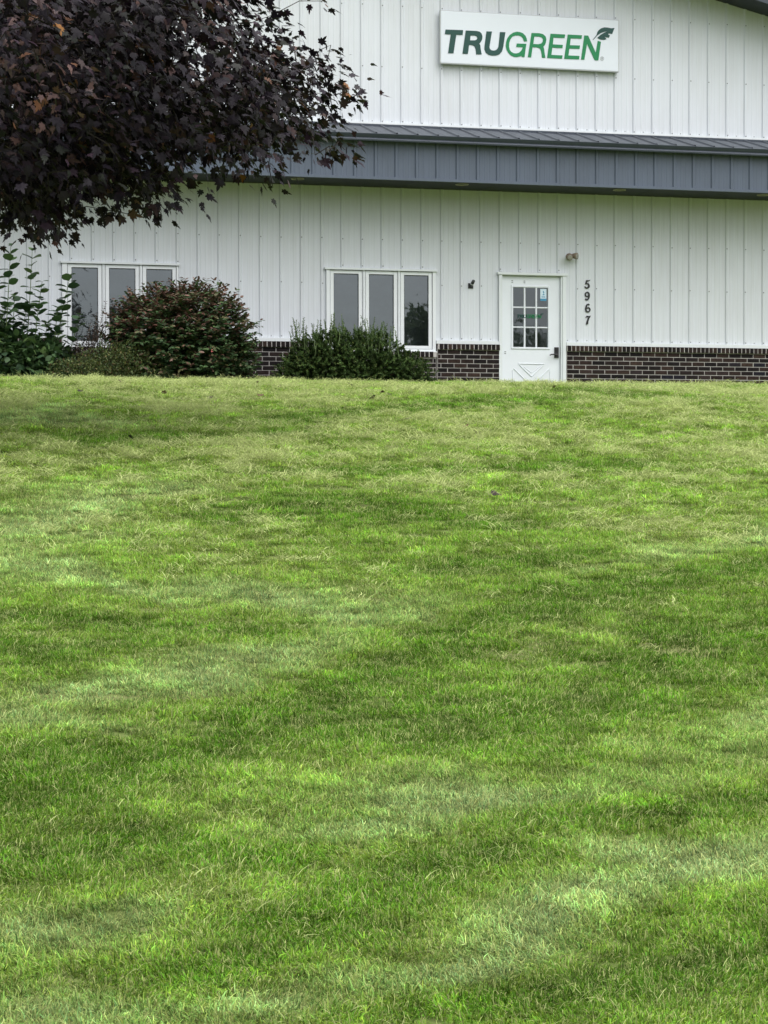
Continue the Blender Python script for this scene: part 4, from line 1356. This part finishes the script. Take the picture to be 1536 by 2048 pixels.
def tuft_mesh(q, straw):
    r = np.random.default_rng(900 + q)
    v, f, c = [], [], []
    near = straw and q < 9                                   # fine clippings; the rest are matted handfuls
    nb = (12 if near else 20) if straw else 42
    for i in range(nb):
        a = r.random() * 6.283; rr = (.058 if straw else .040) * math.sqrt(r.random())
        b = np.array([rr * math.cos(a), rr * math.sin(a), (r.uniform(.006, .020) if near else r.uniform(.010, .040)) if straw else -.003])
        L = (r.uniform(.022, .060) if near else r.uniform(.035, .085)) if straw else r.uniform(.016, .036)
        w = (r.uniform(.0007, .0012) if near else r.uniform(.0012, .0024)) if straw else r.uniform(.0010, .0019)
        lean = r.uniform(1.0, 1.6) if straw else np.clip(r.normal(1.05, .42), .05, 1.7)
        az = r.normal(0, 1.8) if straw else r.normal(0, 1.25)
        dirh = np.array([math.sin(az), math.cos(az), 0])
        tw = r.normal(0, .6)
        side = np.array([math.cos(az + tw), -math.sin(az + tw), 0])
        p = b.copy(); ang = lean * (.9 if straw else .45); n0 = len(v)
        dry = r.random(); al = 1.0
        if straw: base = np.array([.58, .66, .27]) * r.uniform(.55, 1.25); al = 0.0
        elif dry < .20: base = np.array([.45, .50, .19]) * r.uniform(.5, 1.2); al = 0.0
        else: base = np.array([1.0, 1.0, 1.0]) * r.uniform(.45, 1.55) * np.array([r.uniform(.8, 1.3), 1, r.uniform(.8, 1.2)])
        base = np.append(base, al)
        segs = 3
        for s_ in range(segs + 1):
            t = s_ / segs; ww = w * (1 - .75 * t * t)
            v += [tuple(p - side * ww), tuple(p + side * ww)]
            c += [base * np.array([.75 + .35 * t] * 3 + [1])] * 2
            d = dirh * math.sin(ang) + np.array([0, 0, math.cos(ang)])
            p = p + d * L / segs
            ang += r.uniform(.1, .5) if straw else lean * .55
        for s_ in range(segs):
            k = n0 + 2 * s_
            f.append((k, k + 1, k + 3, k + 2))
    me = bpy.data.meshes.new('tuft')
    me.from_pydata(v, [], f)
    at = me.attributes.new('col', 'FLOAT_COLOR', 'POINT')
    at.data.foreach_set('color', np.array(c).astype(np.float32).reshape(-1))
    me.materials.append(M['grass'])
    return me


def grass():
    r = np.random.default_rng(77)
    # strip across the slope, wider than the view on either side
    pts = []
    def scatter(y0, y1, dens, margin):
        cy, sy = math.cos(YAW), math.sin(YAW)
        # lateral limits at a given y from the horizontal field of view
        tl, tr_ = math.tan(YAW - .190), math.tan(YAW + .190)
        xa, xb = min(y0 * tl, y1 * tl) - margin, max(y0 * tr_, y1 * tr_) + margin
        n = int((xb - xa) * (y1 - y0) * dens)
        x = r.uniform(xa, xb, n); y = r.uniform(y0, y1, n)
        k = (x > y * tl - margin) & (x < y * tr_ + margin)
        pts.append(np.stack([x[k], y[k]], 1))
    scatter(2.6, 6.5, 2500, .7)
    scatter(6.5, 11, 1500, .9)
    scatter(11, 17, 900, 1.1)
    scatter(17, 25.6, 760, 1.3)
    scatter(25.6, 29.2, 330, 1.3)
    P = np.concatenate(pts)
    keep = ~((P[:, 1] > 27.55) & (P[:, 0] < 8.4))
    P = P[keep]
    x, y = P[:, 0], P[:, 1]
    n = len(x)
    z = ground_z(x, y) + (vnoise(x * .38 + y * .08, y, 16, .085) - .5) * .052 * np.clip((y - 4.5) / 11, .15, 1)
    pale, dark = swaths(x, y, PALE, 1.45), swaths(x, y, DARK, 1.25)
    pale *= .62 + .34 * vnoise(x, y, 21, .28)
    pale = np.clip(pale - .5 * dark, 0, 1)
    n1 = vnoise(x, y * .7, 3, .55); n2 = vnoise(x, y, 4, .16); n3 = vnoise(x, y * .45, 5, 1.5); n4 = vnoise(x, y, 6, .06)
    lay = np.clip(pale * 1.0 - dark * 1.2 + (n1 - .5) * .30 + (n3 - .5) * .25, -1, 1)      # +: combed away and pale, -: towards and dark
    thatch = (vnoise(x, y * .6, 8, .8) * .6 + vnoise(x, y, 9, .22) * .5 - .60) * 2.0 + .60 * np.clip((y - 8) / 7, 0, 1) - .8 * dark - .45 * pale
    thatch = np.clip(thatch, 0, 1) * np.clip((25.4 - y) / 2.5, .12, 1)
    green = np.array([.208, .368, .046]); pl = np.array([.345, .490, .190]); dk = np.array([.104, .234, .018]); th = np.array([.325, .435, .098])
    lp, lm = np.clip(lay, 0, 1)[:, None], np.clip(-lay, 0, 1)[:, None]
    colr = green * (1 - lp) * (1 - lm) + pl * lp + dk * lm  # sheen and shade of the combed blades, put into the tuft colour
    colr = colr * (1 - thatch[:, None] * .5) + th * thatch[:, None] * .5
    n5 = vnoise(x, y, 15, .09)
    row = vnoise(x * .38 + y * .08, y, 16, .085)
    colr *= (.72 + .56 * n2)[:, None] * r.uniform(.6, 1.4, (n, 1)) * (.68 + .64 * n4)[:, None] * (.80 + .40 * n5)[:, None] * (1 + (row - .5) * 1.1 * np.clip((y - 5) / 9, .12, 1))[:, None]
    # direction the blades are combed in: mostly uphill / across, swirling
    ang = (n1 - .5) * 3.2 + (vnoise(x, y, 12, .22) - .5) * 4.5 + (vnoise(x, y, 13, .09) - .5) * 4.0 + r.normal(0, .5, n) + np.where(lay > .25, 0, np.where(vnoise(x, y, 17, .5) > .5, 1, -1) * 1.45)
    tiltx = r.normal(0, .12, n); tilty = r.normal(0, .12, n)
    sc = r.uniform(.75, 1.25, n) * (.7 + .35 * n2 + .35 * n5) * np.interp(y, [3, 6, 11, 16], [.76, .80, .95, 1.05])
    var = r.integers(0, 7, n)
    straw = r.random(n) < .02 + np.interp(y, [8, 14], [.42, .52]) * thatch * np.clip(2.2 * (row - .36), .02, 1) * np.clip((y - 4) / 7, .5, 1)
    var = np.where(straw, np.where(y + r.normal(0, 1.2, n) > 10.5, 9 + r.integers(0, 3, n), 7 + r.integers(0, 2, n)), var)
    me = bpy.data.meshes.new('grass')
    me.vertices.add(n)
    me.vertices.foreach_set('co', np.stack([x, y, z], 1).astype(np.float32).reshape(-1))
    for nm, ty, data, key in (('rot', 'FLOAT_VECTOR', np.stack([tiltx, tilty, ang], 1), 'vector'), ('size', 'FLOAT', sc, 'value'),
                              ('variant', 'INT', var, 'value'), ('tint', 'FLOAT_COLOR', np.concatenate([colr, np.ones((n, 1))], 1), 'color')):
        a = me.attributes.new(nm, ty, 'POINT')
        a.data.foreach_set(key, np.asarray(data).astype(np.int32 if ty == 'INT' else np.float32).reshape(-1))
    me.materials.append(M['grass'])
    o = link('grass', me)
    tag(o, 'mown grass covering the slope in pale and dark swaths', 'grass', kind='stuff')
    tc = bpy.data.collections.new('tufts')
    for q in range(12):
        tc.objects.link(bpy.data.objects.new('tuft_%02d' % q, tuft_mesh(q, q >= 7)))
    ng = bpy.data.node_groups.new('grass_tufts', 'GeometryNodeTree')
    ng.interface.new_socket('Geometry', in_out='INPUT', socket_type='NodeSocketGeometry')
    ng.interface.new_socket('Geometry', in_out='OUTPUT', socket_type='NodeSocketGeometry')
    N, L = ng.nodes, ng.links
    gi, go = N.new('NodeGroupInput'), N.new('NodeGroupOutput')
    ci = N.new('GeometryNodeCollectionInfo'); ci.inputs['Collection'].default_value = tc
    ci.inputs['Separate Children'].default_value = True; ci.inputs['Reset Children'].default_value = True
    ip = N.new('GeometryNodeInstanceOnPoints'); ip.inputs['Pick Instance'].default_value = True
    def attr(nm, ty):
        a = N.new('GeometryNodeInputNamedAttribute'); a.data_type = ty; a.inputs['Name'].default_value = nm
        return a.outputs['Attribute']
    L.new(gi.outputs[0], ip.inputs['Points']); L.new(ci.outputs[0], ip.inputs['Instance'])
    L.new(attr('variant', 'INT'), ip.inputs['Instance Index'])
    e2r = N.new('FunctionNodeEulerToRotation'); L.new(attr('rot', 'FLOAT_VECTOR'), e2r.inputs[0])
    L.new(e2r.outputs[0], ip.inputs['Rotation'])
    L.new(attr('size', 'FLOAT'), ip.inputs['Scale'])
    L.new(ip.outputs[0], go.inputs[0])
    md = o.modifiers.new('tufts', 'NODES'); md.node_group = ng
    print('grass tufts', n)


grass()

# ------------------------------------------------------------------ fallen leaves on the lawn
FALLEN = [(4.87,25.06),(4.23,22.92),(5.25,21.14),(4.95,20.36),(4.44,20.66),(3.82,20.58),(2.81,15.77),(3.81,21.12),(4.29,21.93),(5.23,20.75),(5.22,20.39),(5.25,18.84),(4.66,17.81),(5.02,17.21),(5.41,23.63),(1.61,23.35),(2.18,24.35),(2.54,23.1),(2.88,23.82),(3.35,23.0),(1.82,25.08),(3.86,12.54),(2.65,22.82),(1.96,16.15),(4.97,16.67),(7.67,22.57),(6.59,20.53),(5.3,22.89),(3.24,20.19),(2.88,20.84),(2.04,21.12)]


def fallen():
    tv, tf = maple_template()
    tv = [(x, y - .4, z + .35 * x * x * (1 if x > 0 else -.3) + .25 * (y - .4) ** 2) for x, y, z in tv]
    mes = []
    for c_ in ((.030, .016, .016), (.020, .014, .018), (.060, .026, .018), (.11, .05, .035)):
        me = bpy.data.meshes.new('fallen_leaf'); me.from_pydata(tv, [], tf)
        a_ = me.attributes.new('col', 'FLOAT_COLOR', 'POINT')
        a_.data.foreach_set('color', np.tile(np.append(c_, 1), len(tv)).astype(np.float32))
        me.materials.append(M['maple_leaf']); mes.append(me)
    for q, (x, y) in enumerate(FALLEN):
        o = link('fallen_leaf', mes[(q * 7) % 4 if q % 3 else 0], None, (x, y, float(ground_z(x, y)) + .048))
        s = random.uniform(.05, .08)
        o.scale = (s, s, s)
        o.rotation_euler = (random.uniform(-.5, .8), random.uniform(-.6, .6), random.uniform(0, 6.28))
        tag(o, 'small dark fallen maple leaf lying on the lawn', 'leaf', 'fallen leaves on the lawn')


fallen()
